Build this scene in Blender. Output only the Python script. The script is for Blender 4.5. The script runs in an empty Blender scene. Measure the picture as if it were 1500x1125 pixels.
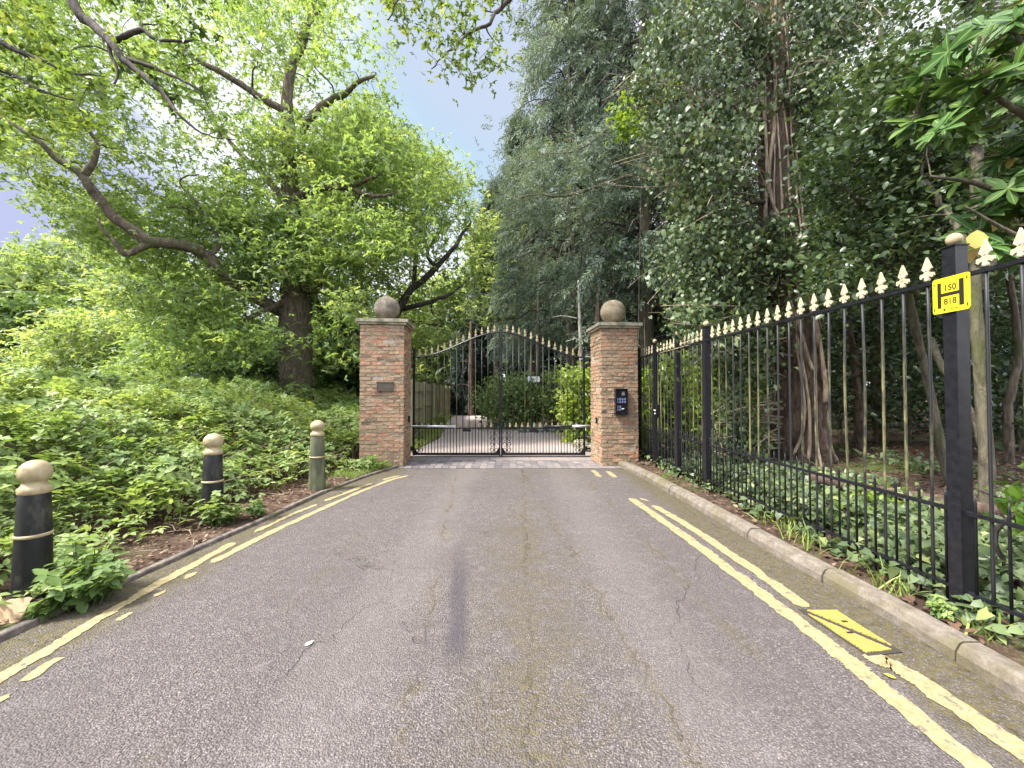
import bpy, math
import numpy as np
from mathutils import Vector

RNG = np.random.default_rng(11)
PI = math.pi
scene = bpy.context.scene
COL = scene.collection
FPX, CX, HY, EYE = 580.0, 750.0, 574.0, 1.5      # photo calibration: focal length, centre, horizon (px), eye height

def W(px, py, D):
    """photo pixel + distance along the road -> metres"""
    return np.array([(px - CX) / FPX * D, D, EYE + (HY - py) / FPX * D])

# ------------------------------------------------------------------ materials
def new_mat(name):
    m = bpy.data.materials.new(name); m.use_nodes = True
    nt = m.node_tree
    for n in list(nt.nodes): nt.nodes.remove(n)
    out = nt.nodes.new('ShaderNodeOutputMaterial')
    return m, nt, out

def N(nt, typ, **kw):
    n = nt.nodes.new(typ)
    for k, v in kw.items():
        if k.startswith('i_'):
            n.inputs[k[2:].replace('_', ' ')].default_value = v
        else:
            setattr(n, k, v)
    return n

def L(nt, a, b): nt.links.new(a, b)

def ramp(nt, fac, stops, interp='LINEAR'):
    r = nt.nodes.new('ShaderNodeValToRGB')
    r.color_ramp.interpolation = interp
    e = r.color_ramp.elements
    while len(e) < len(stops): e.new(0.5)
    for el, (p, c) in zip(e, stops):
        el.position = p; el.color = (c[0], c[1], c[2], 1)
    L(nt, fac, r.inputs[0])
    return r.outputs[0]

def noise(nt, vec, scale, detail=4, rough=0.55, dist=0.0):
    n = N(nt, 'ShaderNodeTexNoise')
    n.inputs['Scale'].default_value = scale; n.inputs['Detail'].default_value = detail
    n.inputs['Roughness'].default_value = rough; n.inputs['Distortion'].default_value = dist
    if vec is not None: L(nt, vec, n.inputs['Vector'])
    return n.outputs[0]

def mixc(nt, fac, a, b):
    m = nt.nodes.new('ShaderNodeMix'); m.data_type = 'RGBA'
    for s, v in ((0, fac), (6, a), (7, b)):
        if hasattr(v, 'is_linked'): L(nt, v, m.inputs[s])
        else: m.inputs[s].default_value = v if s == 0 else (v[0], v[1], v[2], 1)
    return m.outputs[2]

def math_(nt, op, a, b=0.5, c=None):
    m = nt.nodes.new('ShaderNodeMath'); m.operation = op
    for i, v in enumerate((a, b) if c is None else (a, b, c)):
        if hasattr(v, 'is_linked'): L(nt, v, m.inputs[i])
        else: m.inputs[i].default_value = v
    return m.outputs[0]

def sstep(nt, v, lo, hi):
    m = nt.nodes.new('ShaderNodeMapRange'); m.interpolation_type = 'SMOOTHSTEP'
    L(nt, v, m.inputs[0]); m.inputs[1].default_value = lo; m.inputs[2].default_value = hi
    return m.outputs[0]

def objco(nt):
    return nt.nodes.new('ShaderNodeTexCoord').outputs['Object']

def geopos(nt):
    return nt.nodes.new('ShaderNodeNewGeometry').outputs['Position']

def bump(nt, h, strength=0.3, dist=0.01):
    b = nt.nodes.new('ShaderNodeBump'); b.inputs['Strength'].default_value = strength
    b.inputs['Distance'].default_value = dist
    L(nt, h, b.inputs['Height'])
    return b.outputs[0]

def principled(nt, out, color, rough=0.6, spec=0.5, metal=0.0, normal=None):
    p = nt.nodes.new('ShaderNodeBsdfPrincipled')
    for s, v in (('Base Color', color), ('Roughness', rough), ('Specular IOR Level', spec), ('Metallic', metal)):
        if hasattr(v, 'is_linked'): L(nt, v, p.inputs[s])
        else: p.inputs[s].default_value = (v[0], v[1], v[2], 1) if s == 'Base Color' else v
    if normal is not None: L(nt, normal, p.inputs['Normal'])
    L(nt, p.outputs[0], out.inputs[0])
    return p

def attr(nt, name='tint'):
    a = nt.nodes.new('ShaderNodeAttribute'); a.attribute_name = name
    return a.outputs['Fac']

def leaf_mat(name, stops, trans=0.4, tcol=1.5, rough=0.5, spec=0.4):
    """stops: ramp over the per-leaf tint; thin leaves let light through"""
    m, nt, out = new_mat(name)
    c = ramp(nt, attr(nt), stops)
    p = nt.nodes.new('ShaderNodeBsdfPrincipled')
    L(nt, c, p.inputs['Base Color'])
    p.inputs['Roughness'].default_value = rough; p.inputs['Specular IOR Level'].default_value = spec
    t = nt.nodes.new('ShaderNodeBsdfTranslucent')
    tc = nt.nodes.new('ShaderNodeVectorMath'); tc.operation = 'MULTIPLY'
    L(nt, c, tc.inputs[0]); tc.inputs[1].default_value = (tcol * 1.05, tcol, tcol * 0.55)
    L(nt, tc.outputs[0], t.inputs[0])
    mx = nt.nodes.new('ShaderNodeMixShader'); mx.inputs[0].default_value = trans
    L(nt, p.outputs[0], mx.inputs[1]); L(nt, t.outputs[0], mx.inputs[2])
    L(nt, mx.outputs[0], out.inputs[0])
    return m

def noisy_mat(name, stops, scale=8, detail=6, rough=0.8, spec=0.3, bstr=0.4, bdist=0.02, stretch=(1, 1, 1), metal=0.0, bscale=None):
    m, nt, out = new_mat(name)
    mp = N(nt, 'ShaderNodeMapping'); mp.inputs['Scale'].default_value = stretch
    L(nt, objco(nt), mp.inputs[0])
    f = noise(nt, mp.outputs[0], scale, detail, 0.6)
    c = ramp(nt, f, stops)
    h = noise(nt, mp.outputs[0], bscale or scale * 3, 5, 0.6)
    principled(nt, out, c, rough, spec, metal, bump(nt, h, bstr, bdist))
    return m

M = {}
# bark
def bark(name, dark, mid, light, moss=None):
    m, nt, out = new_mat(name)
    co = geopos(nt)
    mp = N(nt, 'ShaderNodeMapping'); mp.inputs['Scale'].default_value = (9, 9, 2.2)
    L(nt, co, mp.inputs[0])
    f1 = noise(nt, mp.outputs[0], 1.6, 7, 0.65, 0.6)
    f2 = noise(nt, co, 1.3, 4, 0.6)
    c = ramp(nt, f1, [(0.3, dark), (0.52, mid), (0.72, light)])
    if moss: c = mixc(nt, sstep(nt, f2, 0.5, 0.68), c, moss)
    principled(nt, out, c, 0.9, 0.2, 0, bump(nt, f1, 0.9, 0.05))
    return m
M['oak_bark'] = bark('oak_bark', (.035, .027, .02), (.115, .09, .068), (.24, .195, .15), (.075, .08, .04))
M['limb_bark'] = bark('limb_bark', (.02, .017, .015), (.06, .05, .044), (.13, .11, .095))
M['red_bark'] = bark('red_bark', (.028, .019, .014), (.095, .066, .05), (.20, .145, .11))
M['grey_bark'] = bark('grey_bark', (.035, .03, .024), (.10, .088, .062), (.19, .165, .115), (.075, .08, .035))
M['pale_bark'] = bark('pale_bark', (.12, .11, .09), (.30, .28, .24), (.48, .46, .42))
M['vine'] = bark('vine', (.11, .08, .055), (.30, .235, .17), (.48, .40, .30))
# leaves
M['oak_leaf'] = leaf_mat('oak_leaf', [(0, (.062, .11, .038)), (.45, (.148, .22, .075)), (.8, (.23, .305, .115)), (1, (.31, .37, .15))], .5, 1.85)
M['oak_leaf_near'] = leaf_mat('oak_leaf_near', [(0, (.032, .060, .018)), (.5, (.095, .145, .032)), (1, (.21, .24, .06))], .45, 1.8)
M['oak_leaf_far'] = leaf_mat('oak_leaf_far', [(0, (.075, .12, .05)), (.5, (.175, .235, .09)), (1, (.29, .335, .14))], .47, 1.85)
M['bramble'] = leaf_mat('bramble', [(0, (.055, .088, .028)), (.5, (.155, .215, .072)), (.85, (.26, .32, .125)), (1, (.36, .41, .19))], .38, 1.8, .5, .28)
M['nettle'] = leaf_mat('nettle', [(0, (.04, .08, .022)), (.6, (.11, .175, .05)), (1, (.26, .33, .11))], .34, 1.7, .48, .3)
M['conifer'] = leaf_mat('conifer', [(0, (.030, .050, .038)), (.5, (.088, .125, .090)), (1, (.19, .23, .165))], .28, 1.5, .6, .3)
M['yew'] = leaf_mat('yew', [(0, (.012, .024, .014)), (.6, (.032, .056, .028)), (1, (.07, .10, .045))], .15, 1.3, .6, .3)
M['ivy_leaf'] = leaf_mat('ivy_leaf', [(0, (.022, .036, .017)), (.5, (.065, .098, .042)), (.85, (.115, .155, .065)), (1, (.21, .24, .09))], .22, 1.6, .42, .3)
M['holly_leaf'] = leaf_mat('holly_leaf', [(0, (.016, .03, .014)), (.6, (.055, .088, .036)), (1, (.125, .165, .06))], .2, 1.7, .36, .35)
M['laurel'] = leaf_mat('laurel', [(0, (.05, .11, .012)), (.5, (.14, .22, .025)), (1, (.26, .32, .05))], .35, 1.7, .4, .45)
M['hedge'] = leaf_mat('hedge', [(0, (.03, .06, .018)), (.5, (.09, .15, .04)), (1, (.18, .25, .07))], .3, 1.6, .45, .4)
M['grass'] = leaf_mat('grass', [(0, (.06, .11, .02)), (.5, (.13, .21, .035)), (1, (.24, .28, .08))], .3, 1.5, .5, .3)
M['silver_leaf'] = leaf_mat('silver_leaf', [(0, (.10, .15, .11)), (1, (.28, .34, .28))], .2, 1.2)
M['litter'] = leaf_mat('litter', [(0, (.045, .024, .015)), (.5, (.12, .07, .045)), (1, (.26, .18, .12))], .15, 1.2, .7, .3)

# rhododendron: glossy blades with a pale midrib
def rhodo():
    m, nt, out = new_mat('rhododendron_leaf')
    c = ramp(nt, attr(nt), [(0, (.02, .055, .015)), (.5, (.05, .115, .022)), (.9, (.11, .18, .03)), (.94, (.36, .22, .06)), (1, (.45, .30, .08))])
    u = attr(nt, 'across')
    c = mixc(nt, sstep(nt, u, 0.16, 0.04), c, (.20, .27, .09))
    p = nt.nodes.new('ShaderNodeBsdfPrincipled'); L(nt, c, p.inputs['Base Color'])
    p.inputs['Roughness'].default_value = .5; p.inputs['Specular IOR Level'].default_value = .25
    t = nt.nodes.new('ShaderNodeBsdfTranslucent'); L(nt, c, t.inputs[0])
    mx = nt.nodes.new('ShaderNodeMixShader'); mx.inputs[0].default_value = .3
    L(nt, p.outputs[0], mx.inputs[1]); L(nt, t.outputs[0], mx.inputs[2]); L(nt, mx.outputs[0], out.inputs[0])
    return m
M['rhodo'] = rhodo()

def metal_paint():
    """black gloss paint with green algae film on patches, as on old railings"""
    m, nt, out = new_mat('black_railing_paint')
    co = geopos(nt)
    f = noise(nt, co, 26, 4, .6)
    c0 = ramp(nt, f, [(.3, (.005, .005, .007)), (.7, (.013, .013, .017))])
    principled(nt, out, c0, .36, .3, 0, bump(nt, f, .15, .004))
    return m
M['paint'] = metal_paint()

def algae_paint():
    m, nt, out = new_mat('algae_stained_paint')
    co = geopos(nt)
    sx = N(nt, 'ShaderNodeSeparateXYZ'); L(nt, co, sx.inputs[0])
    bar = noise(nt, N_y(nt, sx), 3.1, 3, .6)
    mp = N(nt, 'ShaderNodeMapping'); mp.inputs['Scale'].default_value = (1, 1, .25); L(nt, co, mp.inputs[0])
    f = noise(nt, mp.outputs[0], 22, 5, .7)
    low = math_(nt, 'MULTIPLY', sstep(nt, sx.outputs[2], 2.15, 1.45), sstep(nt, sx.outputs[2], .70, .85))
    k = math_(nt, 'MULTIPLY', sstep(nt, math_(nt, 'ADD', bar, math_(nt, 'MULTIPLY', f, .5)), .70, .90), low)
    g = ramp(nt, f, [(.3, (.05, .05, .02)), (.6, (.15, .14, .058)), (.8, (.26, .245, .125))])
    c = mixc(nt, k, (.010, .010, .012), g)
    principled(nt, out, c, .55, .4, 0, bump(nt, f, .2, .004))
    return m
def N_y(nt, sx):
    c = N(nt, 'ShaderNodeCombineXYZ'); L(nt, sx.outputs[1], c.inputs[0]); L(nt, sx.outputs[0], c.inputs[1])
    return c.outputs[0]
M['algae'] = algae_paint()
M['finial'] = noisy_mat('cream_finial_paint', [(.28, (.17, .13, .07)), (.45, (.36, .31, .20)), (.8, (.46, .41, .30))], 30, 5, .55, .4, .2, .004)
M['finial_rust'] = noisy_mat('weathered_finial_paint', [(.3, (.17, .125, .06)), (.55, (.31, .25, .145)), (.8, (.42, .36, .24))], 30, 5, .6, .4, .2, .004)
M['gold'] = noisy_mat('cream_bollard_paint', [(.25, (.15, .11, .05)), (.45, (.285, .225, .125)), (.75, (.38, .32, .20))], 14, 6, .5, .4, .15, .004)
M['silver'] = noisy_mat('galvanised_steel', [(.3, (.45, .46, .47)), (.7, (.62, .63, .65))], 10, 3, .35, .5, .05, .002, metal=.6)
M['bollard_black'] = noisy_mat('bollard_black', [(.3, (.006, .006, .008)), (.52, (.013, .013, .013)), (.64, (.05, .05, .032)), (.78, (.10, .095, .07))], 10, 7, .55, .28, .2, .006, (1, 1, .4))
M['bollard_green'] = noisy_mat('bollard_algae', [(.3, (.03, .03, .022)), (.5, (.075, .08, .045)), (.7, (.14, .15, .085))], 8, 6, .75, .3, .3, .006, (1, 1, .35))

def brick_mat():
    m, nt, out = new_mat('weathered_brick')
    co = geopos(nt)
    f = noise(nt, co, 14, 6, .65)
    f2 = noise(nt, co, 60, 3, .6)
    c = ramp(nt, attr(nt), [(0, (.13, .095, .062)), (.2, (.235, .17, .11)), (.42, (.31, .215, .14)), (.62, (.335, .20, .125)), (.8, (.34, .18, .112)), (.93, (.36, .15, .088)), (1, (.085, .06, .048))])
    c = mixc(nt, math_(nt, 'MULTIPLY', sstep(nt, f, .42, .68), .65), c, (.36, .285, .20))
    c = mixc(nt, math_(nt, 'MULTIPLY', sstep(nt, noise(nt, co, 3.2, 4, .6), .55, .75), .5), c, (.16, .135, .075))
    principled(nt, out, c, .9, .2, 0, bump(nt, math_(nt, 'ADD', f, math_(nt, 'MULTIPLY', f2, .6)), .9, .03))
    return m
M['brick'] = brick_mat()
M['mortar'] = noisy_mat('lime_mortar', [(.3, (.22, .18, .14)), (.6, (.36, .30, .24)), (.8, (.45, .39, .32))], 12, 5, .95, .1, .5, .01)
M['stone'] = noisy_mat('lichen_stone', [(.28, (.10, .095, .065)), (.48, (.22, .20, .145)), (.7, (.36, .32, .25))], 7, 7, .9, .2, .5, .015, bscale=45)
M['ball_left'] = noisy_mat('dark_weathered_stone', [(.28, (.065, .054, .04)), (.5, (.15, .125, .098)), (.75, (.32, .275, .22))], 6, 7, .92, .2, .7, .02, bscale=34)
M['ball_right'] = noisy_mat('tan_weathered_stone', [(.28, (.13, .105, .06)), (.5, (.25, .20, .13)), (.75, (.38, .33, .24))], 6, 7, .92, .2, .6, .02, bscale=34)
M['plaque'] = noisy_mat('tarnished_bronze', [(.3, (.06, .05, .042)), (.7, (.13, .11, .09))], 20, 4, .45, .5, .1, .003, metal=.5)
M['black_plastic'] = noisy_mat('black_plastic', [(.3, (.006, .006, .009)), (.7, (.012, .012, .017))], 20, 2, .25, .5, .02, .001)
def flat(name, c, rough=.5, spec=.4):
    m, nt, out = new_mat(name); principled(nt, out, c, rough, spec); return m
M['key'] = flat('keypad_key', (.13, .14, .27), .3)
M['lcd'] = flat('grey_screen', (.16, .18, .20), .2)
M['white'] = noisy_mat('white_sign_face', [(.3, (.70, .70, .72)), (.7, (.78, .78, .78))], 9, 2, .5, .3, 0, .001)
M['pinkish'] = flat('pale_pink_sign_face', (.72, .62, .60))
M['blue'] = flat('pale_blue_print', (.30, .45, .68))
M['sign_yellow'] = noisy_mat('hydrant_yellow', [(.3, (.54, .44, .015)), (.7, (.62, .52, .03))], 6, 3, .22, .6, .02, .001)
M['sign_black'] = flat('sign_black', (.02, .018, .014), .3)
M['sign_grey'] = flat('sign_faded_digit', (.06, .045, .015), .4)
M['cardboard'] = noisy_mat('corrugated_cardboard', [(.3, (.30, .205, .13)), (.7, (.40, .28, .18))], 12, 4, .85, .2, .2, .003, (1, 6, 1))
M['timber'] = noisy_mat('weathered_timber', [(.3, (.17, .155, .085)), (.6, (.30, .28, .165)), (.8, (.40, .37, .25))], 5, 6, .9, .2, .4, .01, (6, 6, .7))
M['dark_timber'] = noisy_mat('dark_stained_timber', [(.3, (.035, .03, .025)), (.7, (.08, .07, .06))], 5, 6, .9, .2, .4, .01, (6, 6, .7))

# ------------------------------------------------------------------ builders
class MB:
    """collects shapes, then links them as ONE mesh object"""
    def __init__(s): s.v = []; s.f = []; s.n = 0; s.t = []; s.tint = 0.5
    def add(s, verts, faces):
        verts = np.asarray(verts, float).reshape(-1, 3)
        b = s.n
        s.v.append(verts); s.f += [tuple(int(i) + b for i in f) for f in faces]
        s.t.append(np.full(len(verts), s.tint)); s.n += len(verts)
        return s
    def box(s, x0, x1, y0, y1, z0, z1, jit=0.0):
        v = np.array([(x, y, z) for z in (z0, z1) for y in (y0, y1) for x in (x0, x1)], float)
        if jit: v += RNG.normal(0, jit, v.shape)
        return s.add(v, [(0, 2, 3, 1), (4, 5, 7, 6), (0, 1, 5, 4), (2, 6, 7, 3), (0, 4, 6, 2), (1, 3, 7, 5)])
    def obox(s, c, ax, ay, az):
        """box centred on c with half-axis vectors"""
        c, ax, ay, az = (np.asarray(q, float) for q in (c, ax, ay, az))
        v = [c + i * ax + j * ay + k * az for k in (-1, 1) for j in (-1, 1) for i in (-1, 1)]
        return s.add(v, [(0, 2, 3, 1), (4, 5, 7, 6), (0, 1, 5, 4), (2, 6, 7, 3), (0, 4, 6, 2), (1, 3, 7, 5)])
    def tube(s, pts, rad, sides=8, bumpy=0.0, cap=True):
        pts = np.asarray(pts, float); n = len(pts)
        rad = np.full(n, rad, float) if np.isscalar(rad) else np.asarray(rad, float)
        t = np.gradient(pts, axis=0); t /= np.linalg.norm(t, axis=1)[:, None] + 1e-9
        ref = np.array([0.0, 0, 1]) if abs(t[0][2]) < .8 else np.array([1.0, 0, 0])
        u = np.cross(t[0], ref); u /= np.linalg.norm(u)
        ang = np.arange(sides) * 2 * PI / sides
        V = []
        for i in range(n):
            u = u - t[i] * np.dot(u, t[i]); u /= np.linalg.norm(u) + 1e-9
            w = np.cross(t[i], u)
            r = rad[i] * (1 + (RNG.normal(0, bumpy, sides) if bumpy else 0))
            V.append(pts[i] + (np.cos(ang) * r)[:, None] * u + (np.sin(ang) * r)[:, None] * w)
        F = [(i * sides + k, i * sides + (k + 1) % sides, (i + 1) * sides + (k + 1) % sides, (i + 1) * sides + k)
             for i in range(n - 1) for k in range(sides)]
        if cap:
            F += [tuple(range(sides))[::-1], tuple((n - 1) * sides + k for k in range(sides))]
        return s.add(np.concatenate(V), F)
    def lathe(s, c, prof, sides=20):
        """profile of (radius, z) turned about the vertical through c"""
        c = np.asarray(c, float); ang = np.arange(sides) * 2 * PI / sides
        V = [c + np.stack([np.cos(ang) * max(r, 1e-4), np.sin(ang) * max(r, 1e-4), np.full(sides, z)], 1) for r, z in prof]
        n = len(prof)
        F = [(i * sides + k, i * sides + (k + 1) % sides, (i + 1) * sides + (k + 1) % sides, (i + 1) * sides + k)
             for i in range(n - 1) for k in range(sides)]
        F += [tuple(range(sides))[::-1], tuple((n - 1) * sides + k for k in range(sides))]
        return s.add(np.concatenate(V), F)
    def sphere(s, c, r, seg=24, rings=14, bumpy=0):
        prof = [(r * math.sin(PI * i / rings), -r * math.cos(PI * i / rings)) for i in range(rings + 1)]
        return s.lathe(c, prof, seg)
    def prism(s, outline, d, origin, ax, ay):
        """flat outline (a,b) in the plane ax,ay, thickness d along ax x ay"""
        ax, ay, o = (np.asarray(q, float) for q in (ax, ay, origin))
        n = np.cross(ax, ay); n /= np.linalg.norm(n)
        P = np.array([o + a * ax + b * ay for a, b in outline]); k = len(P)
        V = np.concatenate([P - n * d / 2, P + n * d / 2])
        return s.add(V, [tuple(range(k))[::-1], tuple(range(k, 2 * k))] + [(i, (i + 1) % k, k + (i + 1) % k, k + i) for i in range(k)])
    def build(s, name, mat, parent=None, loc=None, smooth=False):
        V = np.concatenate(s.v)
        origin = np.zeros(3)
        if parent is not None: origin = np.array(ROOTLOC[parent.name])
        elif loc is not None: origin = np.asarray(loc, float)
        me = bpy.data.meshes.new(name)
        me.from_pydata((V - origin).tolist(), [], s.f); me.update()
        a = me.attributes.new('tint', 'FLOAT', 'POINT'); a.data.foreach_set('value', np.concatenate(s.t).astype(np.float32))
        if smooth: me.polygons.foreach_set('use_smooth', np.ones(len(me.polygons), bool))
        me.materials.append(mat)
        return link(name, me, parent, origin)

ROOTLOC = {}
def link(name, me, parent=None, origin=(0, 0, 0)):
    o = bpy.data.objects.new(name, me); COL.objects.link(o)
    ROOTLOC[o.name] = tuple(origin)
    if parent is not None: o.parent = parent
    else: o.location = origin
    return o

def thing(name, label, cat, loc, group=None):
    o = bpy.data.objects.new(name, None); COL.objects.link(o)
    o.empty_display_size = .2
    o.location = loc; ROOTLOC[o.name] = tuple(float(x) for x in loc)
    return tag(o, label, cat, group)

def tag(o, label=None, cat=None, group=None, kind=None):
    if label: o['label'] = label
    if cat: o['category'] = cat
    if group: o['group'] = group
    if kind: o['kind'] = kind
    return o

def structure(o): o['kind'] = 'structure'; return o

# ---- big leaf meshes (triangles, numpy)
def unit(v): return v / (np.linalg.norm(v, axis=-1, keepdims=True) + 1e-9)

def frames(normal, heading=None):
    n = unit(normal)
    h = RNG.normal(size=n.shape) if heading is None else heading
    x = unit(h - n * np.sum(h * n, 1)[:, None])
    return np.stack([x, np.cross(n, x), n], 2)      # columns: along leaf, across, normal

def leaf_mesh(name, mat, tmpl, pos, R, scale, tint, parent=None, extra=None):
    """tmpl = (verts k*3, tris) stamped at pos with rotation R, as one mesh"""
    tv, tf = tmpl; tv = np.asarray(tv, float); tf = np.asarray(tf, int)
    k, n = len(tv), len(pos)
    scale = np.asarray(scale, float)
    if scale.ndim == 1: scale = scale[:, None]
    V = np.einsum('nij,nkj->nki', R, tv[None] * scale[:, None, :]) + pos[:, None, :]
    origin = np.array(ROOTLOC[parent.name]) if parent is not None else np.zeros(3)
    V = (V.reshape(-1, 3) - origin).astype(np.float32)
    F = (tf[None] + (np.arange(n) * k)[:, None, None]).reshape(-1, 3).astype(np.int32)
    me = bpy.data.meshes.new(name)
    me.vertices.add(len(V)); me.vertices.foreach_set('co', V.ravel())
    me.loops.add(F.size); me.loops.foreach_set('vertex_index', F.ravel())
    me.polygons.add(len(F))
    me.polygons.foreach_set('loop_start', np.arange(0, F.size, 3, dtype=np.int32))
    me.update(calc_edges=True)
    a = me.attributes.new('tint', 'FLOAT', 'POINT')
    a.data.foreach_set('value', np.repeat(np.clip(tint, 0, 1), k).astype(np.float32))
    if extra is not None:
        b = me.attributes.new('across', 'FLOAT', 'POINT')
        b.data.foreach_set('value', np.tile(np.asarray(extra), n).astype(np.float32))
    me.materials.append(mat)
    return link(name, me, parent, origin)

def multi(leaves):
    """join several leaf templates placed as (dx,dy,dz,yaw,pitch,scale) into one spray template"""
    V, F, b = [], [], 0
    for (tv, tf), (dx, dy, dz, yaw, pitch, sc) in leaves:
        tv = np.asarray(tv, float) * sc
        cp, sp = math.cos(pitch), math.sin(pitch)
        p = tv.copy(); p[:, 0] = tv[:, 0] * cp - tv[:, 2] * sp; p[:, 2] = tv[:, 0] * sp + tv[:, 2] * cp
        cy, sy = math.cos(yaw), math.sin(yaw)
        q = p.copy(); q[:, 0] = p[:, 0] * cy - p[:, 1] * sy; q[:, 1] = p[:, 0] * sy + p[:, 1] * cy
        V.append(q + np.array([dx, dy, dz])); F += [tuple(i + b for i in f) for f in tf]; b += len(tv)
    return np.concatenate(V), F

LEAF2 = ([(0, 0, 0), (.42, .24, .05), (1, 0, -.06), (.42, -.24, .05)], [(0, 2, 1), (0, 3, 2)])
LEAFW = ([(0, 0, 0), (.4, .36, .06), (1, 0, -.08), (.4, -.36, .06)], [(0, 2, 1), (0, 3, 2)])
LEAF6 = ([(0, 0, 0), (.22, .26, .05), (.6, .27, .06), (1, 0, -.1), (.6, -.27, .06), (.22, -.26, .05), (.5, 0, .0)],
         [(0, 6, 1), (1, 6, 2), (2, 6, 3), (3, 6, 4), (4, 6, 5), (5, 6, 0)])
def oak_sprig(seed, n=6):
    r = np.random.default_rng(seed)
    return multi([(LEAF2, (r.normal(0, .12), r.normal(0, .12), r.normal(0, .08), i * 2 * PI / n + r.normal(0, .4), r.normal(-.25, .4), r.uniform(.7, 1.15))) for i in range(n)])
OAK = oak_sprig(3)
TREFOIL = multi([(LEAF6, (.1, 0, 0, 0, -.15, 1)), (LEAF6, (0, .08, 0, 1.25, -.2, .85)), (LEAF6, (0, -.08, 0, -1.25, -.2, .85))])
WHORL = multi([(LEAF6, (0, 0, 0, 0, -.2, 1)), (LEAF6, (0, 0, .02, PI, -.2, 1)), (LEAF6, (0, 0, .22, PI / 2, -.05, .8)), (LEAF6, (0, 0, .22, -PI / 2, -.05, .8)),
               (LEAF6, (0, 0, .4, .6, .2, .5)), (LEAF6, (0, 0, .4, .6 + PI, .2, .5))])
def frond(seed, n=9):
    r = np.random.default_rng(seed); o = []
    thin = ([(0, 0, 0), (.5, .13, .0), (1, 0, -.08), (.5, -.13, 0)], [(0, 2, 1), (0, 3, 2)])
    for i in range(n):
        x = i / n * .85; sd = 1 if i % 2 else -1
        o.append((thin, (x, 0, -.12 * x * x, sd * r.uniform(.5, .95), r.uniform(-.55, .05), .42 * (1 - .5 * x) * r.uniform(.7, 1.2))))
    o.append((thin, (.8, 0, -.1, 0, -.3, .4)))
    return multi(o)
FROND = frond(5)
BLADE = ([(0, .03, 0), (0, -.03, 0), (.3, .022, .55), (.3, -.022, .55), (.7, 0, .85)], [(0, 1, 2), (1, 3, 2), (2, 3, 4)])

def smooth_path(P, n):
    """Catmull-Rom through control rows (any number of columns)"""
    P = np.asarray(P, float); m = len(P)
    Q = np.vstack([2 * P[0] - P[1], P, 2 * P[-1] - P[-2]])
    t = np.linspace(0, m - 1 - 1e-6, n); i = t.astype(int); f = (t - i)[:, None]
    p0, p1, p2, p3 = Q[i], Q[i + 1], Q[i + 2], Q[i + 3]
    return .5 * (2 * p1 + (p2 - p0) * f + (2 * p0 - 5 * p1 + 4 * p2 - p3) * f ** 2 + (3 * p1 - p0 - 3 * p2 + p3) * f ** 3)

def in_poly(x, y, poly):
    poly = np.asarray(poly, float); c = np.zeros(len(x), bool); j = len(poly) - 1
    for i in range(len(poly)):
        xi, yi = poly[i]; xj, yj = poly[j]
        c ^= ((yi > y) != (yj > y)) & (x < (xj - xi) * (y - yi) / (yj - yi + 1e-12) + xi)
        j = i
    return c

def wob(p, s, seed=0.0):
    """cheap smooth 3-D noise in about -1..1"""
    x, y, z = p[:, 0] * s, p[:, 1] * s, p[:, 2] * s
    return (np.sin(1.7 * x + 2.1 * np.sin(.9 * y + seed) + seed) * .5 + np.sin(2.3 * y - 1.9 * np.sin(1.1 * z - seed) + 2 * seed) * .3
            + np.sin(2.9 * z + 1.6 * np.sin(1.3 * x) + 3 * seed) * .4)
# ================================================================== SETTING
def smooth01(t): t = np.clip(t, 0, 1); return t * t * (3 - 2 * t)

LK = np.array([(-3.08, -8), (-3.08, 2.2), (-3.05, 2.8), (-2.96, 3.8), (-2.86, 4.7), (-2.76, 6.0), (-2.58, 6.9), (-2.38, 7.55), (-2.22, 7.95)])   # left road edge
RK = np.array([(2.46, -8), (2.46, 1.6), (2.47, 2.6), (2.41, 3.8), (2.36, 5.2), (2.28, 6.8), (2.16, 8.0), (2.04, 8.35)])                          # right road edge
def lkx(y): return np.interp(y, LK[:, 1], LK[:, 0])
def rkx(y): return np.interp(y, RK[:, 1], RK[:, 0])

def ground_z(x, y):
    z = np.zeros_like(x)
    d = np.maximum(lkx(y) - x, 0)
    z += np.where(x < 0, .42 * smooth01((d - .9) / 4.5) + .03 * smooth01(d / .12), 0) * (smooth01((26 - y) / 8.0) * .999 + .001)
    dr = np.maximum(x - rkx(y), 0)
    z += np.where((x > 0) & (y < 9.2), .085 * smooth01(dr / .12) + .30 * smooth01((dr - 1.2) / 6.0), 0)
    z += np.where((x > 0) & (y >= 9.2), .30 * smooth01((dr - 2.5) / 6.0), 0)
    return z

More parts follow.
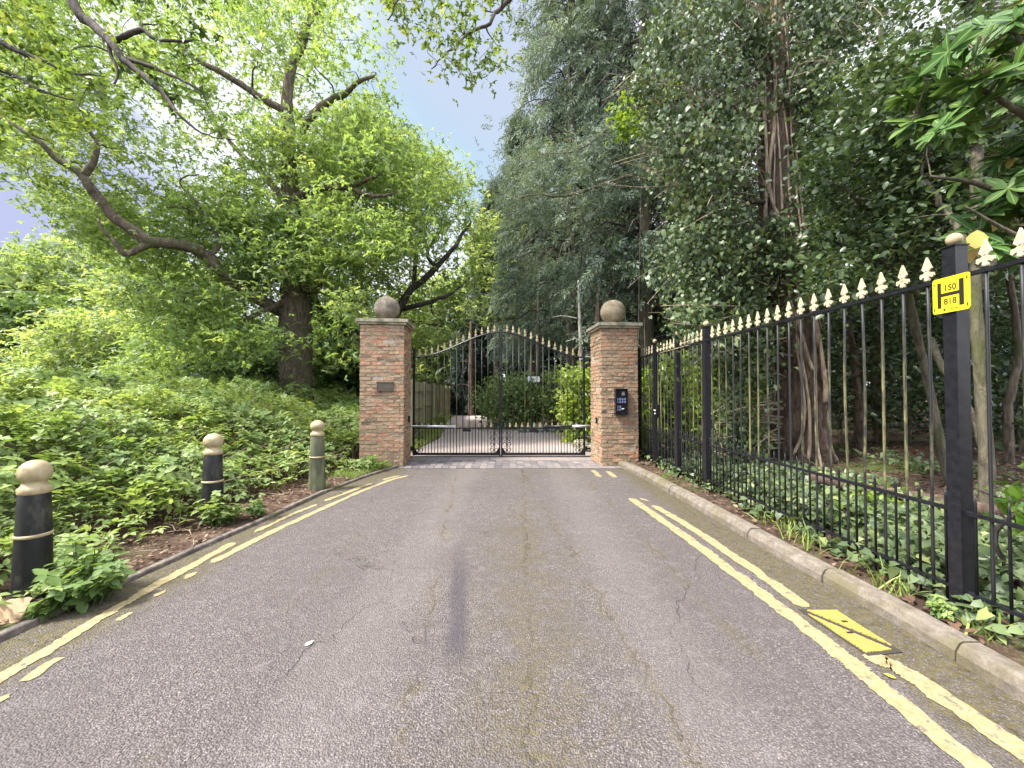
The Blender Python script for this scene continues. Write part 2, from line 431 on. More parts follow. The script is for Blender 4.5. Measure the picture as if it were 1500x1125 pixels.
def build_ground():
    xs = np.unique(np.concatenate([np.linspace(-150, -14, 24), np.linspace(-14, -4, 40), np.linspace(-4, -2, 44), np.linspace(-2, 2, 8), np.linspace(2, 4, 44), np.linspace(4, 14, 40), np.linspace(14, 150, 24)]))
    ys = np.unique(np.concatenate([np.linspace(-60, -8, 12), np.linspace(-8, 20, 150), np.linspace(20, 45, 30), np.linspace(45, 220, 24)]))
    X, Y = np.meshgrid(xs, ys); Z = ground_z(X, Y)
    on_road = (X > lkx(Y) - .02) & (X < rkx(Y) + .02) & (Y < 9.3)
    bumps = .012 * np.sin(X * 9 + 2 * np.sin(Y * 4)) + .012 * np.sin(Y * 11 + 2 * np.sin(X * 5))
    Z = np.where(on_road, -.03, Z + np.where((Y < 9.2) | (X > 4), bumps, 0) - .012)
    Z = np.where((Y > 9.2) & (np.abs(X) < 5), -.02, Z)
    V = np.stack([X, Y, Z], -1).reshape(-1, 3); nx, ny = len(xs), len(ys)
    F = [(j * nx + i, j * nx + i + 1, (j + 1) * nx + i + 1, (j + 1) * nx + i) for j in range(ny - 1) for i in range(nx - 1)]
    m, nt, out = new_mat('woodland_soil')
    co = geopos(nt)
    f = noise(nt, co, 7, 7, .65); g = noise(nt, co, .8, 4, .6); h = noise(nt, co, 40, 4, .7)
    c = ramp(nt, f, [(.3, (.028, .018, .013)), (.5, (.075, .048, .034)), (.68, (.15, .105, .075))])
    c = mixc(nt, sstep(nt, h, .6, .72), c, (.20, .15, .12))
    c = mixc(nt, sstep(nt, g, .52, .66), c, (.07, .10, .025))
    principled(nt, out, c, .95, .15, 0, bump(nt, math_(nt, 'ADD', f, h), .9, .04))
    structure(MB().add(V, F).build('ground', m))
build_ground()

def strip_sheet(name, left, right, ys, z, mat, nx=2):
    V, F = [], []
    for y in ys:
        a, b = left(y), right(y)
        for k in range(nx + 1): V.append((a + (b - a) * k / nx, y, z if np.isscalar(z) else z(a + (b - a) * k / nx, y)))
    for j in range(len(ys) - 1):
        for k in range(nx):
            q = j * (nx + 1) + k; F.append((q, q + 1, q + nx + 2, q + nx + 1))
    return MB().add(V, F).build(name, mat)

def asphalt():
    m, nt, out = new_mat('worn_asphalt')
    co = geopos(nt)
    sx = N(nt, 'ShaderNodeSeparateXYZ'); L(nt, co, sx.inputs[0]); X, Y = sx.outputs[0], sx.outputs[1]
    vor = N(nt, 'ShaderNodeTexVoronoi'); vor.inputs['Scale'].default_value = 115; L(nt, co, vor.inputs['Vector'])
    vor2 = N(nt, 'ShaderNodeTexVoronoi'); vor2.inputs['Scale'].default_value = 210; L(nt, co, vor2.inputs['Vector'])
    grain = noise(nt, co, 130, 3, .7); mid = noise(nt, co, 9, 5, .6); big = noise(nt, co, 1.1, 5, .6)
    st = math_(nt, 'ADD', math_(nt, 'MULTIPLY', vor.outputs['Color'], .55), math_(nt, 'MULTIPLY', vor2.outputs['Color'], .45))
    c = ramp(nt, st, [(.14, (.040, .032, .031)), (.46, (.122, .100, .096)), (.70, (.185, .156, .149)), (.90, (.36, .32, .30))])
    gap = sstep(nt, vor.outputs['Distance'], .36, .62)
    c = mixc(nt, math_(nt, 'MULTIPLY', gap, .7), c, (.035, .03, .032))
    c = mixc(nt, math_(nt, 'MULTIPLY', sstep(nt, big, .36, .66), .5), c, (.075, .063, .060))
    trk = math_(nt, 'MINIMUM', math_(nt, 'ABSOLUTE', math_(nt, 'ADD', X, math_(nt, 'MULTIPLY_ADD', big, .5, .62))), math_(nt, 'ABSOLUTE', math_(nt, 'SUBTRACT', X, math_(nt, 'MULTIPLY_ADD', big, -.5, 1.15))))
    c = mixc(nt, math_(nt, 'MULTIPLY', sstep(nt, trk, .42, .08), .17), c, (.20, .172, .165))
    c = mixc(nt, math_(nt, 'MULTIPLY', sstep(nt, mid, .5, .8), .25), c, (.24, .22, .22))
    # moss film: along both edges and a broken streak down the crown of the road
    warp = noise(nt, co, 1.7, 4, .6)
    xw = math_(nt, 'ADD', X, math_(nt, 'MULTIPLY_ADD', warp, .5, -.25))
    crown = sstep(nt, math_(nt, 'ABSOLUTE', math_(nt, 'ADD', xw, -.12)), .62, .05)
    edgeL = sstep(nt, math_(nt, 'ADD', xw, math_(nt, 'MULTIPLY', math_(nt, 'MAXIMUM', math_(nt, 'SUBTRACT', Y, 5.0), 0), -.22)), -2.40, -2.72); edgeR = sstep(nt, xw, 1.86, 2.16)
    m1 = noise(nt, co, 3.6, 6, .7); m2 = noise(nt, co, 34, 4, .65)
    ym = sstep(nt, Y, 5.9, 4.2)
    k = math_(nt, 'MULTIPLY', math_(nt, 'MULTIPLY', crown, ym), sstep(nt, m1, .36, .56))
    far_edge = math_(nt, 'MULTIPLY', sstep(nt, Y, 5.6, 7.4), sstep(nt, m1, .45, .6))
    k = math_(nt, 'MAXIMUM', math_(nt, 'MULTIPLY', k, .55), math_(nt, 'MULTIPLY', math_(nt, 'MAXIMUM', edgeL, edgeR), math_(nt, 'MULTIPLY_ADD', sstep(nt, m1, .34, .52), .4, .6)))
    k = math_(nt, 'MAXIMUM', k, math_(nt, 'MULTIPLY', far_edge, .25))
    k = math_(nt, 'MULTIPLY', k, sstep(nt, m2, .36, .58))
    mossc = ramp(nt, noise(nt, co, 16, 5, .7), [(.35, (.046, .037, .014)), (.6, (.095, .078, .025)), (.75, (.165, .135, .038))])
    c = mixc(nt, k, c, mossc)
    # dark oily streak, cracks
    ox = math_(nt, 'ADD', X, math_(nt, 'MULTIPLY_ADD', Y, .118, .045))
    oil = math_(nt, 'MULTIPLY', sstep(nt, math_(nt, 'ABSOLUTE', math_(nt, 'ADD', ox, math_(nt, 'MULTIPLY_ADD', warp, .1, -.05))), .10, .02), math_(nt, 'MULTIPLY', sstep(nt, Y, 2.05, 2.45), sstep(nt, Y, 4.2, 2.9)))
    c = mixc(nt, math_(nt, 'MULTIPLY', math_(nt, 'MULTIPLY', oil, sstep(nt, grain, .25, .5)), .7), c, (.035, .03, .04))
    cr = N(nt, 'ShaderNodeTexVoronoi', feature='DISTANCE_TO_EDGE'); cr.inputs['Scale'].default_value = .75
    wv = N(nt, 'ShaderNodeTexNoise'); wv.inputs['Scale'].default_value = 2.2; wv.inputs['Detail'].default_value = 4; wv.inputs['Roughness'].default_value = .6; L(nt, co, wv.inputs['Vector'])
    ad = N(nt, 'ShaderNodeVectorMath', operation='MULTIPLY_ADD'); L(nt, wv.outputs['Color'], ad.inputs[0]); ad.inputs[1].default_value = (.45, .45, .45); L(nt, co, ad.inputs[2])
    mpc = N(nt, 'ShaderNodeMapping'); mpc.inputs['Scale'].default_value = (1.2, .62, 1); L(nt, ad.outputs[0], mpc.inputs[0]); L(nt, mpc.outputs[0], cr.inputs['Vector'])
    crack = math_(nt, 'MULTIPLY', sstep(nt, cr.outputs['Distance'], .0055, .001), sstep(nt, big, .46, .60))
    c = mixc(nt, math_(nt, 'MULTIPLY', crack, .5), c, (.028, .024, .020))
    jag = noise(nt, co, 4.5, 6, .65); brk = noise(nt, co, 1.9, 3, .6)
    for a_, b_, lo, hi, th in ((.92, -.098, .40, .55, .009), (-.30, -.10, .42, .56, .008), (.06, .02, .40, .55, .010), (-1.35, -.06, .46, .58, .006), (1.42, -.02, .46, .58, .006)):
        dx_ = math_(nt, 'ABSOLUTE', math_(nt, 'SUBTRACT', math_(nt, 'ADD', X, math_(nt, 'MULTIPLY_ADD', jag, .34, -.17)), math_(nt, 'MULTIPLY_ADD', Y, b_, a_)))
        on = sstep(nt, brk, lo, hi)
        c = mixc(nt, math_(nt, 'MULTIPLY', math_(nt, 'MULTIPLY', sstep(nt, dx_, .075, .0), on), math_(nt, 'MULTIPLY', sstep(nt, m2, .40, .6), .55)), c, (.105, .085, .035))
        lk_ = math_(nt, 'MULTIPLY', math_(nt, 'LESS_THAN', dx_, math_(nt, 'MULTIPLY', math_(nt, 'SUBTRACT', m2, .36), th * 5)), on)
        c = mixc(nt, math_(nt, 'MULTIPLY', lk_, .55), c, (.03, .025, .02)); crack = math_(nt, 'MAXIMUM', crack, lk_)
    h = math_(nt, 'ADD', math_(nt, 'MULTIPLY', vor.outputs['Distance'], -1.0), math_(nt, 'MULTIPLY', grain, .6))
    h = math_(nt, 'SUBTRACT', h, math_(nt, 'MULTIPLY', crack, .8))
    principled(nt, out, c, math_(nt, 'MULTIPLY_ADD', grain, .3, .62), .35, 0, bump(nt, h, .9, .011))
    return m
M['asphalt'] = asphalt()
ysr = np.concatenate([np.linspace(-8, 1.5, 8), np.linspace(1.6, 7.78, 60)])
road = structure(strip_sheet('road', lkx, rkx, ysr, 0.0, M['asphalt'], 6))

# -- block paving threshold between the pillars
def paving():
    m, nt, out = new_mat('block_paving')
    co = geopos(nt); f = noise(nt, co, 20, 5, .65)
    c = ramp(nt, attr(nt), [(0, (.075, .068, .074)), (.5, (.135, .12, .122)), (1, (.22, .185, .175))])
    c = mixc(nt, math_(nt, 'MULTIPLY', sstep(nt, f, .45, .7), .5), c, (.13, .11, .085))
    principled(nt, out, c, .85, .25, 0, bump(nt, f, .5, .01))
    return m
M['paving'] = paving()
bed = MB().box(-2.35, 2.1, 7.80, 9.26, -.05, -.012)
structure(bed.build('paving_bed', noisy_mat('paving_joint', [(.3, (.03, .027, .022)), (.7, (.08, .07, .05))], 20)))
pv = MB()
y = 7.82
for rowi, (dep, wid) in enumerate([(.27, .15), (.27, .15), (.20, .15), (.20, .15), (.46, .9)]):
    x = -2.32
    while x < 2.05:
        w = wid
        pv.tint = float(np.clip(.45 + .06 * x + RNG.normal(0, .18) + (.45 if rowi == 4 else 0), 0, 1)); z = RNG.uniform(-.003, .003)
        a = RNG.normal(0, .006, 8)
        pv.add([(x + .006 + .03, y + .006, -.03), (x + w - .006 + .03, y + .006, -.03), (x + w - .006, y + dep - .006, -.03), (x + .006, y + dep - .006, -.03),
                (x + .006 + .03, y + .006, z), (x + w - .006 + .03, y + .006, z), (x + w - .006, y + dep - .006, z), (x + .006, y + dep - .006, z)],
               [(4, 5, 6, 7), (0, 1, 5, 4), (1, 2, 6, 5), (2, 3, 7, 6), (3, 0, 4, 7)])
        x += w
    y += dep
structure(pv.build('block_paving', M['paving']))

# -- gravel drive beyond the gate
drive_poly = [(-2.5, 9.27), (2.05, 9.27), (2.2, 10.5), (3.0, 12.5), (3.6, 15.0), (1.6, 16.6), (.2, 17.2), (-.9, 20), (-1.6, 25), (-2.4, 30), (-4.0, 30.5), (-3.6, 24), (-2.9, 17), (-2.35, 13)]
dm, nt, out = new_mat('pink_gravel')
co = geopos(nt); f = noise(nt, co, 1.2, 5, .6); g = noise(nt, co, 45, 4, .7)
c = ramp(nt, g, [(.3, (.22, .18, .165)), (.6, (.34, .285, .265)), (.8, (.44, .39, .365))])
c = mixc(nt, math_(nt, 'MULTIPLY', sstep(nt, f, .5, .75), .4), c, (.17, .14, .11))
principled(nt, out, c, .9, .2, 0, bump(nt, g, .5, .01))
structure(MB().add([(x, y, .004) for x, y in drive_poly], [tuple(range(len(drive_poly)))]).build('driveway', dm))

# -- kerbs
def kerb_mat(name, a, b, c_, moss):
    m, nt, out = new_mat(name)
    co = geopos(nt); f = noise(nt, co, 11, 7, .7); g = noise(nt, co, 70, 4, .7); k = noise(nt, co, 2.3, 5, .65)
    c = ramp(nt, f, [(.3, a), (.5, b), (.7, c_)])
    c = mixc(nt, math_(nt, 'MULTIPLY', sstep(nt, k, .48, .66), .75), c, moss)
    c = mixc(nt, math_(nt, 'MULTIPLY', sstep(nt, g, .56, .7), .5), c, (.06, .05, .04))
    principled(nt, out, c, .9, .2, 0, bump(nt, math_(nt, 'ADD', f, g), .7, .012))
    return m
M['kerb'] = kerb_mat('concrete_kerb', (.085, .07, .058), (.15, .127, .105), (.215, .185, .155), (.11, .095, .05))
M['edging'] = kerb_mat('dark_edging', (.06, .05, .045), (.12, .10, .09), (.22, .19, .165), (.10, .095, .04))
def kerb(name, edge, side, y0, y1, stone_len, prof, mat, drop=None):
    """stones laid end to end; prof = (offset outward, height)"""
    mb = MB(); y = y0
    while y < y1 - .05:
        e = min(y + stone_len, y1); ys = np.linspace(y + .006, e - .006, 5)
        dz = RNG.uniform(-.006, .006); dx = RNG.uniform(-.006, .006)
        V = []
        for q in ys:
            x0 = edge(q); s = 1 if drop is None else float(np.clip((drop - q) / .9, .25, 1))
            for (o, h) in prof:
                V.append((x0 + side * o + dx, q, (h + dz) * s if h > 0 else h))
        k = len(prof); F = []
        for i in range(4):
            for j in range(k):
                F.append((i * k + j, i * k + (j + 1) % k, (i + 1) * k + (j + 1) % k, (i + 1) * k + j))
        F += [tuple(range(k)), tuple(4 * k + j for j in range(k))[::-1]]
        mb.add(V, F); y = e
    return structure(mb.build(name, mat))
kerb('kerb', rkx, 1, -6, 8.32, .915, [(0, -.05), (.004, .055), (.03, .098), (.05, .108), (.135, .108), (.15, .10), (.15, -.05)], M['kerb'], 8.9)
kerb('kerb_edging', lkx, -1, -6, 7.9, .915, [(0, -.05), (.0, .03), (.008, .038), (.05, .038), (.055, .03), (.055, -.05)], M['edging'])

# -- yellow lines: worn thermoplastic, ragged edges and gaps
def line_mat():
    m, nt, out = new_mat('yellow_line_paint')
    co = geopos(nt); f = noise(nt, co, 22, 6, .7); g = noise(nt, co, 90, 3, .7)
    c = ramp(nt, f, [(.3, (.17, .13, .06)), (.5, (.25, .20, .105)), (.75, (.315, .265, .155))])
    c = mixc(nt, math_(nt, 'MULTIPLY', sstep(nt, g, .48, .64), .6), c, (.16, .125, .06))
    # pinholes where the asphalt shows through
    c = mixc(nt, sstep(nt, noise(nt, co, 13, 7, .75), .57, .62), c, (.10, .085, .07))
    principled(nt, out, c, .8, .3, 0, bump(nt, g, .6, .006))
    return m
M['line'] = line_mat()
def yline(mb, pts, w, ragged=.008, taper=True):
    P = np.asarray(pts, float); Ld = np.sum(np.linalg.norm(np.diff(P, axis=0), axis=1)); n = max(6, int(Ld / .03))
    Q = smooth_path(P, n); t = np.gradient(Q, axis=0); t /= np.linalg.norm(t, axis=1)[:, None]
    nr = np.stack([t[:, 1], -t[:, 0]], 1)
    r = lambda: np.convolve(RNG.normal(0, ragged * 1.5, n + 4), np.ones(5) / 5, 'valid') + RNG.normal(0, ragged * .45, n)
    hw = np.full(n, w / 2)
    if taper: s = np.arange(n); hw *= np.clip(np.minimum(s + 1, n - s) / 3.0, .35, 1)
    a = Q + nr * (hw + r())[:, None]; b = Q - nr * (hw + r())[:, None]
    V = np.concatenate([np.c_[a, np.full(n, .0045)], np.c_[b, np.full(n, .0045)]])
    mb.add(V, [(i, i + 1, n + i + 1, n + i) for i in range(n - 1)])
lm = MB()
yline(lm, [(1.87, -3), (1.865, 1.5), (1.87, 2.44), (1.79, 4.16), (1.67, 5.6)], .112)
yline(lm, [(2.125, -3), (2.125, 1.6), (2.045, 2.30)], .122)
yline(lm, [(2.05, 2.78), (2.03, 3.4), (1.96, 4.55), (1.86, 5.25)], .108)
yline(lm, [(1.55, 7.0), (1.535, 7.6)], .10); yline(lm, [(1.80, 6.95), (1.80, 7.5)], .10)
yline(lm, [(1.86, 5.45), (1.80, 5.62)], .07)
yline(lm, [(-2.60, -3), (-2.63, 1.4), (-2.67, 2.06), (-2.75, 2.94), (-2.765, 3.96)], .088)
yline(lm, [(-2.63, 3.5), (-2.585, 4.1), (-2.48, 4.8), (-2.27, 6.0), (-2.06, 6.75), (-1.86, 7.1)], .088)
yline(lm, [(-2.74, 4.25), (-2.70, 4.8), (-2.60, 5.3)], .05, .012); yline(lm, [(-2.56, 5.45), (-2.42, 6.1), (-2.3, 6.5)], .075, .012)
yline(lm, [(-2.2, 6.75), (-2.02, 7.12)], .08)
for p in ([(-2.52, 2.08), (-2.55, 2.26)], [(-2.48, 1.92), (-2.49, 2.0)], [(-2.58, 2.62), (-2.59, 2.72)], [(-2.6, 2.92), (-2.61, 3.02)], [(-2.62, 3.2), (-2.63, 3.32)]): yline(lm, p, .045, .012)
structure(lm.build('road_marking', M['line']))

# -- moss along the left edge, litter and twigs on the verge (uncountable)
def stuff(o): o['kind'] = 'stuff'; return o

# ================================================================== GATE PILLARS
def rot2(x, y, a): return x * math.cos(a) - y * math.sin(a), x * math.sin(a) + y * math.cos(a)
def pillar(corner, yaw, wx, wy, H, label, ballmat, seed, group):
    """corner = front left ground corner, yaw turns it about the vertical"""
    cx, cy = corner; a = yaw
    def T(x, y, z):
        X, Y = rot2(x, y, a); return (cx + X, cy + Y, z)
    mid = T(wx / 2, wy / 2, 0)
    root = thing('brick_pillar', label, 'gate pillar', mid, group)
    rr = np.random.default_rng(seed)
    core = MB(); e = .010
    core.add([T(x, y, z) for z in (-.1, H) for y in (e, wy - e) for x in (e, wx - e)], [(0, 2, 3, 1), (4, 5, 7, 6), (0, 1, 5, 4), (2, 6, 7, 3), (0, 4, 6, 2), (1, 3, 7, 5)])
    shaft = core.build('shaft', M['mortar'], root)
    br = MB(); ch = .075; nc = int(H / ch); ch = H / nc
    def face_bricks(ln, place, off):
        """runs of stretchers/headers along one face"""
        x = 0.0; first = True
        while x < ln - .03:
            w = (.1125 if off and first else .225); first = False
            w = min(w, ln - x)
            if ln - (x + w) < .05: w = ln - x
            place(x, x + w); x += w
    for c_ in range(nc):
        z0, z1 = c_ * ch, (c_ + 1) * ch
        for f in range(4):
            ln = wx if f in (0, 2) else wy
            def place(u0, u1):
                br.tint = float(np.clip(rr.beta(1.6, 1.9) + (.3 if rr.random() < .06 else 0), 0, 1))
                g = .0055 + abs(rr.normal(0, .0015)); pr = rr.normal(.002, .004)
                if rr.random() < .05: pr -= rr.uniform(.006, .02)          # spalled face
                a0, a1, b0, b1 = u0 + g, u1 - g, z0 + g, z1 - g
                tk = .05
                q = []
                for dpt in (-pr, tk):
                    for zz in (b0, b1):
                        for uu in (a0, a1):
                            uu2 = uu + rr.normal(0, .0025); z2 = zz + rr.normal(0, .0022); d2 = dpt + (rr.normal(0, .0022) if dpt < tk else 0)
                            if f == 0: p = (uu2, d2)
                            elif f == 2: p = (uu2, wy - d2)
                            elif f == 1: p = (wx - d2, uu2)
                            else: p = (d2, uu2)
                            q.append(T(p[0], p[1], z2))
                br.add(q, [(0, 1, 3, 2), (0, 4, 5, 1), (2, 3, 7, 6), (0, 2, 6, 4), (1, 5, 7, 3)])
            face_bricks(ln, place, (c_ + f) % 2 == 0)
    br.build('brickwork', M['brick'], shaft)
    cap = MB()
    for o, z0, z1 in ((.045, H, H + .045), (.075, H + .045, H + .105), (-.0, H + .105, H + .125)):
        cap.add([T(x, y, z) for z in (z0, z1) for y in (-o, wy + o) for x in (-o, wx + o)], [(0, 2, 3, 1), (4, 5, 7, 6), (0, 1, 5, 4), (2, 6, 7, 3), (0, 4, 6, 2), (1, 3, 7, 5)])
    cap.build('capstone', M['stone'], root)
    b = MB(); R = .265
    b.lathe((mid[0], mid[1], H + .125), [(.13, 0), (.12, .02), (.09, .035)], 24)
    b.sphere((mid[0], mid[1], H + .14 + R), R, 40, 24)
    b.build('ball_finial', ballmat, root, smooth=True)
    return root, T
LP, TL = pillar((-3.05, 7.92), math.radians(5.5), .87, .88, 2.86, 'weathered brick gate pillar with a bronze plaque, left of the drive gates', M['ball_left'], 1, 'brick gate pillars')
RP, TR = pillar((1.815, 8.03), math.radians(4), .76, .82, 2.80, 'weathered brick gate pillar carrying the black intercom, right of the drive gates', M['ball_right'], 2, 'brick gate pillars')

def face_thing(T, name, label, cat, u, z): return thing(name, label, cat, T(u, 0, z))
def facebox(T, u0, u1, d0, d1, z0, z1):
    return MB().add([T(x, y, z) for z in (z0, z1) for y in (-d1, -d0) for x in (u0, u1)], [(0, 2, 3, 1), (4, 5, 7, 6), (0, 1, 5, 4), (2, 6, 7, 3), (0, 4, 6, 2), (1, 3, 7, 5)])
# plaque on the left pillar
pq = face_thing(TL, 'wall_plaque', 'small tarnished bronze plaque on the front of the left brick pillar', 'plaque', .50, 1.60)
facebox(TL, .355, .655, 0, .028, 1.525, 1.685).build('plate', M['plaque'], pq)
fr = MB()
for a in ((.345, .665, .685, .70), (.345, .665, 1.51 - 1.51, 0)): pass
for (u0, u1, z0, z1) in ((.345, .665, 1.685, 1.697), (.345, .665, 1.513, 1.525), (.345, .355, 1.525, 1.685), (.655, .665, 1.525, 1.685)):
    q = facebox(TL, u0, u1, 0, .034, z0, z1); fr.add(q.v[0], q.f)
fr.build('raised_border', M['plaque'], pq)
# intercom on the right pillar
ic = face_thing(TR, 'intercom', 'black entry intercom with blue keypad on the front of the right brick pillar', 'intercom', .38, 1.3)
facebox(TR, .275, .50, 0, .07, 1.05, 1.545).build('housing', M['black_plastic'], ic)
hd = MB()
for (u0, u1, z0, z1) in ((.262, .513, 1.545, 1.565), (.262, .275, 1.05, 1.545), (.50, .513, 1.05, 1.545), (.262, .513, 1.035, 1.05)):
    q = facebox(TR, u0, u1, 0, .095, z0, z1); hd.add(q.v[0], q.f)
hd.build('rain_hood', M['black_plastic'], ic)
facebox(TR, .395, .455, .07, .075, 1.43, 1.505).build('screen', M['lcd'], ic)
for (u0, u1) in ((.295, .325), (.345, .375), (.395, .425), (.445, .475)):
    for (z0, z1) in ((1.275, 1.32), (1.33, 1.375), (1.12, 1.165), (1.175, 1.22)):
        if u0 > .38 and z0 < 1.2: continue
        facebox(TR, u0, u1, .07, .077, z0, z1).build('key', M['key'], ic)

facebox(TR, .39, .44, .07, .078, 1.15, 1.168).build('name_strip', M['white'], ic)
# photocells facing each other on the inner sides of the pillars
def side_cell(T, u, y, z, label, s):
    t = thing('photocell', label, 'gate sensor', T(u, y, z), 'gate sensors on the pillars')
    def bx(d0, d1, hw, hz): return MB().add([T(u + s * d, y + a, z + b) for d in (d0, d1) for b in (-hz, hz) for a in (-hw, hw)], [(0, 2, 3, 1), (4, 5, 7, 6), (0, 1, 5, 4), (2, 6, 7, 3), (0, 4, 6, 2), (1, 3, 7, 5)])
    bx(0, .04, .035, .06).build('casing', M['black_plastic'], t); bx(.04, .045, .02, .03).build('lens', M['lcd'], t)
side_cell(TL, .87, .55, .92, 'black photocell on the inner side of the pillar with the plaque', 1)
side_cell(TR, 0, .30, .90, 'black photocell on the inner side of the pillar with the intercom', -1)

# ================================================================== DRIVE GATES
GY = 9.12
XL, XM, XR = (605 - CX) / FPX * GY, (733.5 - CX) / FPX * GY, (857 - CX) / FPX * GY
ZB, ZM = .075, .665
def arch(t):   # t 0 at hinge, 1 at the meeting stile
    return 2.30 + .58 * float(smooth01(np.array((t - .03) / .97)))
def spear(mb, x, y, z, h=.2, w=.075, th=.012, ax=(1, 0, 0)):
    """fleur spearhead: blade with two curled side leaves on a collar"""
    out = [(-.10, 0), (.10, 0), (.11, .16), (.22, .20), (.40, .12), (.52, .20), (.47, .33), (.24, .34), (.14, .40), (.36, .52), (.18, .76), (0, 1.0)]
    out = out + [(-a, b) for a, b in out[::-1][1:-2]]
    out = [(-.10, 0), (.10, 0), (.11, .16), (.22, .20), (.40, .12), (.52, .20), (.47, .33), (.24, .34), (.14, .40), (.36, .52), (.18, .76), (0, 1.0), (-.18, .76), (-.36, .52), (-.14, .40), (-.24, .34), (-.47, .33), (-.52, .20), (-.40, .12), (-.22, .20), (-.11, .16)]
    mb.prism([(a * w, b * h) for a, b in out], th, (x, y, z), ax, (0, 0, 1))
    mb.lathe((x, y, z), [(.014, 0), (.017, .006), (.017, .02), (.012, .026)], 8)
    # rib down the blade gives it body
    a3 = np.asarray(ax, float); nrm = np.cross(a3, (0, 0, 1))
    p = np.array([x, y, z])
    mb.add([p + nrm * .013 + np.array([0, 0, h * .42]), p + a3 * w * .30 + np.array([0, 0, h * .52]), p + np.array([0, 0, h * .98]), p - a3 * w * .30 + np.array([0, 0, h * .52]), p - nrm * .013 + np.array([0, 0, h * .42])],
           [(0, 1, 2), (0, 2, 3), (4, 2, 1), (4, 3, 2)])

def gate_leaf(hx, mx, label):
    d = 1 if mx > hx else -1; Wd = abs(mx - hx)
    g = thing('driveway_gate', label, 'gate', (hx, GY, 0), 'driveway gate leaves')
    X = lambda t: hx + d * t * Wd
    st = MB(); st.box(min(hx, hx + d * .045), max(hx, hx + d * .045), GY - .022, GY + .022, ZB - .03, arch(0) + .18); st.lathe((hx + d * .022, GY, arch(0) + .18), [(.026, 0), (.03, .02), (.02, .045), (0, .06)], 10)
    st.build('hinge_stile', M['paint'], g)
    ms = MB(); ms.box(min(mx, mx - d * .034), max(mx, mx - d * .034), GY - .024, GY + .024, .02, arch(1) + .06)
    ms.build('meeting_stile', M['paint'], g)
    tr = MB(); P = [(X(t), GY, arch(t)) for t in np.linspace(.01, .99, 28)]; tr.tube(P, .019, 6); tr.build('arched_rail', M['paint'], g)
    MB().box(min(X(.015), X(.985)), max(X(.015), X(.985)), GY - .012, GY + .012, ZM - .011, ZM + .011).build('middle_rail', M['paint'], g)
    MB().box(min(X(.015), X(.985)), max(X(.015), X(.985)), GY - .02, GY + .02, ZB - .025, ZB + .025).build('bottom_rail', M['paint'], g)
    nb = 13
    for i in range(1, nb + 1):
        t = i / (nb + 1.0); x = X(t)
        b = MB(); b.tube([(x, GY, ZB), (x, GY, arch(t) + .01)], .0095, 8)
        bar = b.build('gate_bar', M['algae'] if i % 3 == 1 else M['paint'], g, smooth=True)
        f = MB(); spear(f, x, GY, arch(t) + .015, .185, .062); f.build('finial', M['finial_rust'] if i % 3 else M['finial'], bar)
        if 1 < i <= nb:
            t2 = (i - .5) / (nb + 1.0); x2 = X(t2)
            if t2 > .9: continue
            b2 = MB(); b2.tube([(x2, GY, ZB), (x2, GY, ZM + .03)], .008, 6); db = b2.build('short_bar', M['paint'], g, smooth=True)
            f2 = MB(); spear(f2, x2, GY, ZM + .025, .12, .055, .010); f2.build('finial', M['finial_rust'], db)
    # scrolled panels beside the stiles
    for tc in (1 / 14.0, 13 / 14.0):
        s = MB(); x = X(tc)
        for zc in (.17, .30, .43, .56, .76):
            for sd in (-1, 1):
                th = np.linspace(-PI * .5, PI * 1.25, 18); rr = np.linspace(.055, .026, 18)
                s.tube([(x + sd * (.062 + -np.cos(q) * r * 1.0 - .0), GY, zc + np.sin(q) * r) for q, r in zip(th, rr)], .0065, 5)
        for zc in (.235, .365, .495, .62, .72): s.sphere((x, GY, zc), .02, 10, 6)
        s.build('scrollwork', M['paint'], g)
    # corner gussets, keep box, motor arm
    for (x, sg) in ((hx, d), (mx, -d)):
        gs = MB(); gs.prism([(0, 0), (.17, 0), (.10, .05), (.05, .13), (0, .15)], .02, (x, GY, ZB), (sg, 0, 0), (0, 0, 1)); gs.build('corner_gusset', M['paint'], g)
    bx = X(.62); MB().box(bx - .085, bx + .085, GY - .035, GY + .02, ZM - .075, ZM - .018).build('stop_box', M['black_plastic'], g)
    ar = MB(); x0, x1 = hx - d * .10, X(.48)
    ar.tube([(x0, GY - .08, ZM + .055), (x1, GY - .06, ZM + .045)], .025, 10)
    ar.tube([(X(.3), GY - .066, ZM + .03), (X(.5), GY - .058, ZM + .028)], .017, 8)
    ar.box(x1 - .02, x1 + .02, GY - .07, GY, ZM + .0, ZM + .07)
    arm = ar.build('opener_arm', M['silver'] if d > 0 else M['paint'], g, smooth=True)
    if d < 0:
        MB().tube([(x0, GY - .085, ZM + .055), (X(.16), GY - .078, ZM + .053)], .028, 10).build('arm_sleeve', M['silver'], arm, smooth=True)
    for z in (.20, 2.1):
        hg = MB(); hg.tube([(hx - d * .12, GY, z), (hx + d * .03, GY, z)], .022, 8); hg.lathe((hx - d * .015, GY, z - .05), [(.03, 0), (.034, .02), (.034, .08), (.03, .1)], 10); hg.build('hinge', M['paint'], g)
    return g
gate_leaf(XL, XM - .006, 'arched black drive gate leaf with a silver opener arm, hung beside the plaque pillar')
gate_leaf(XR, XM + .006, 'arched black drive gate leaf with a mostly black opener arm, beside the intercom pillar')

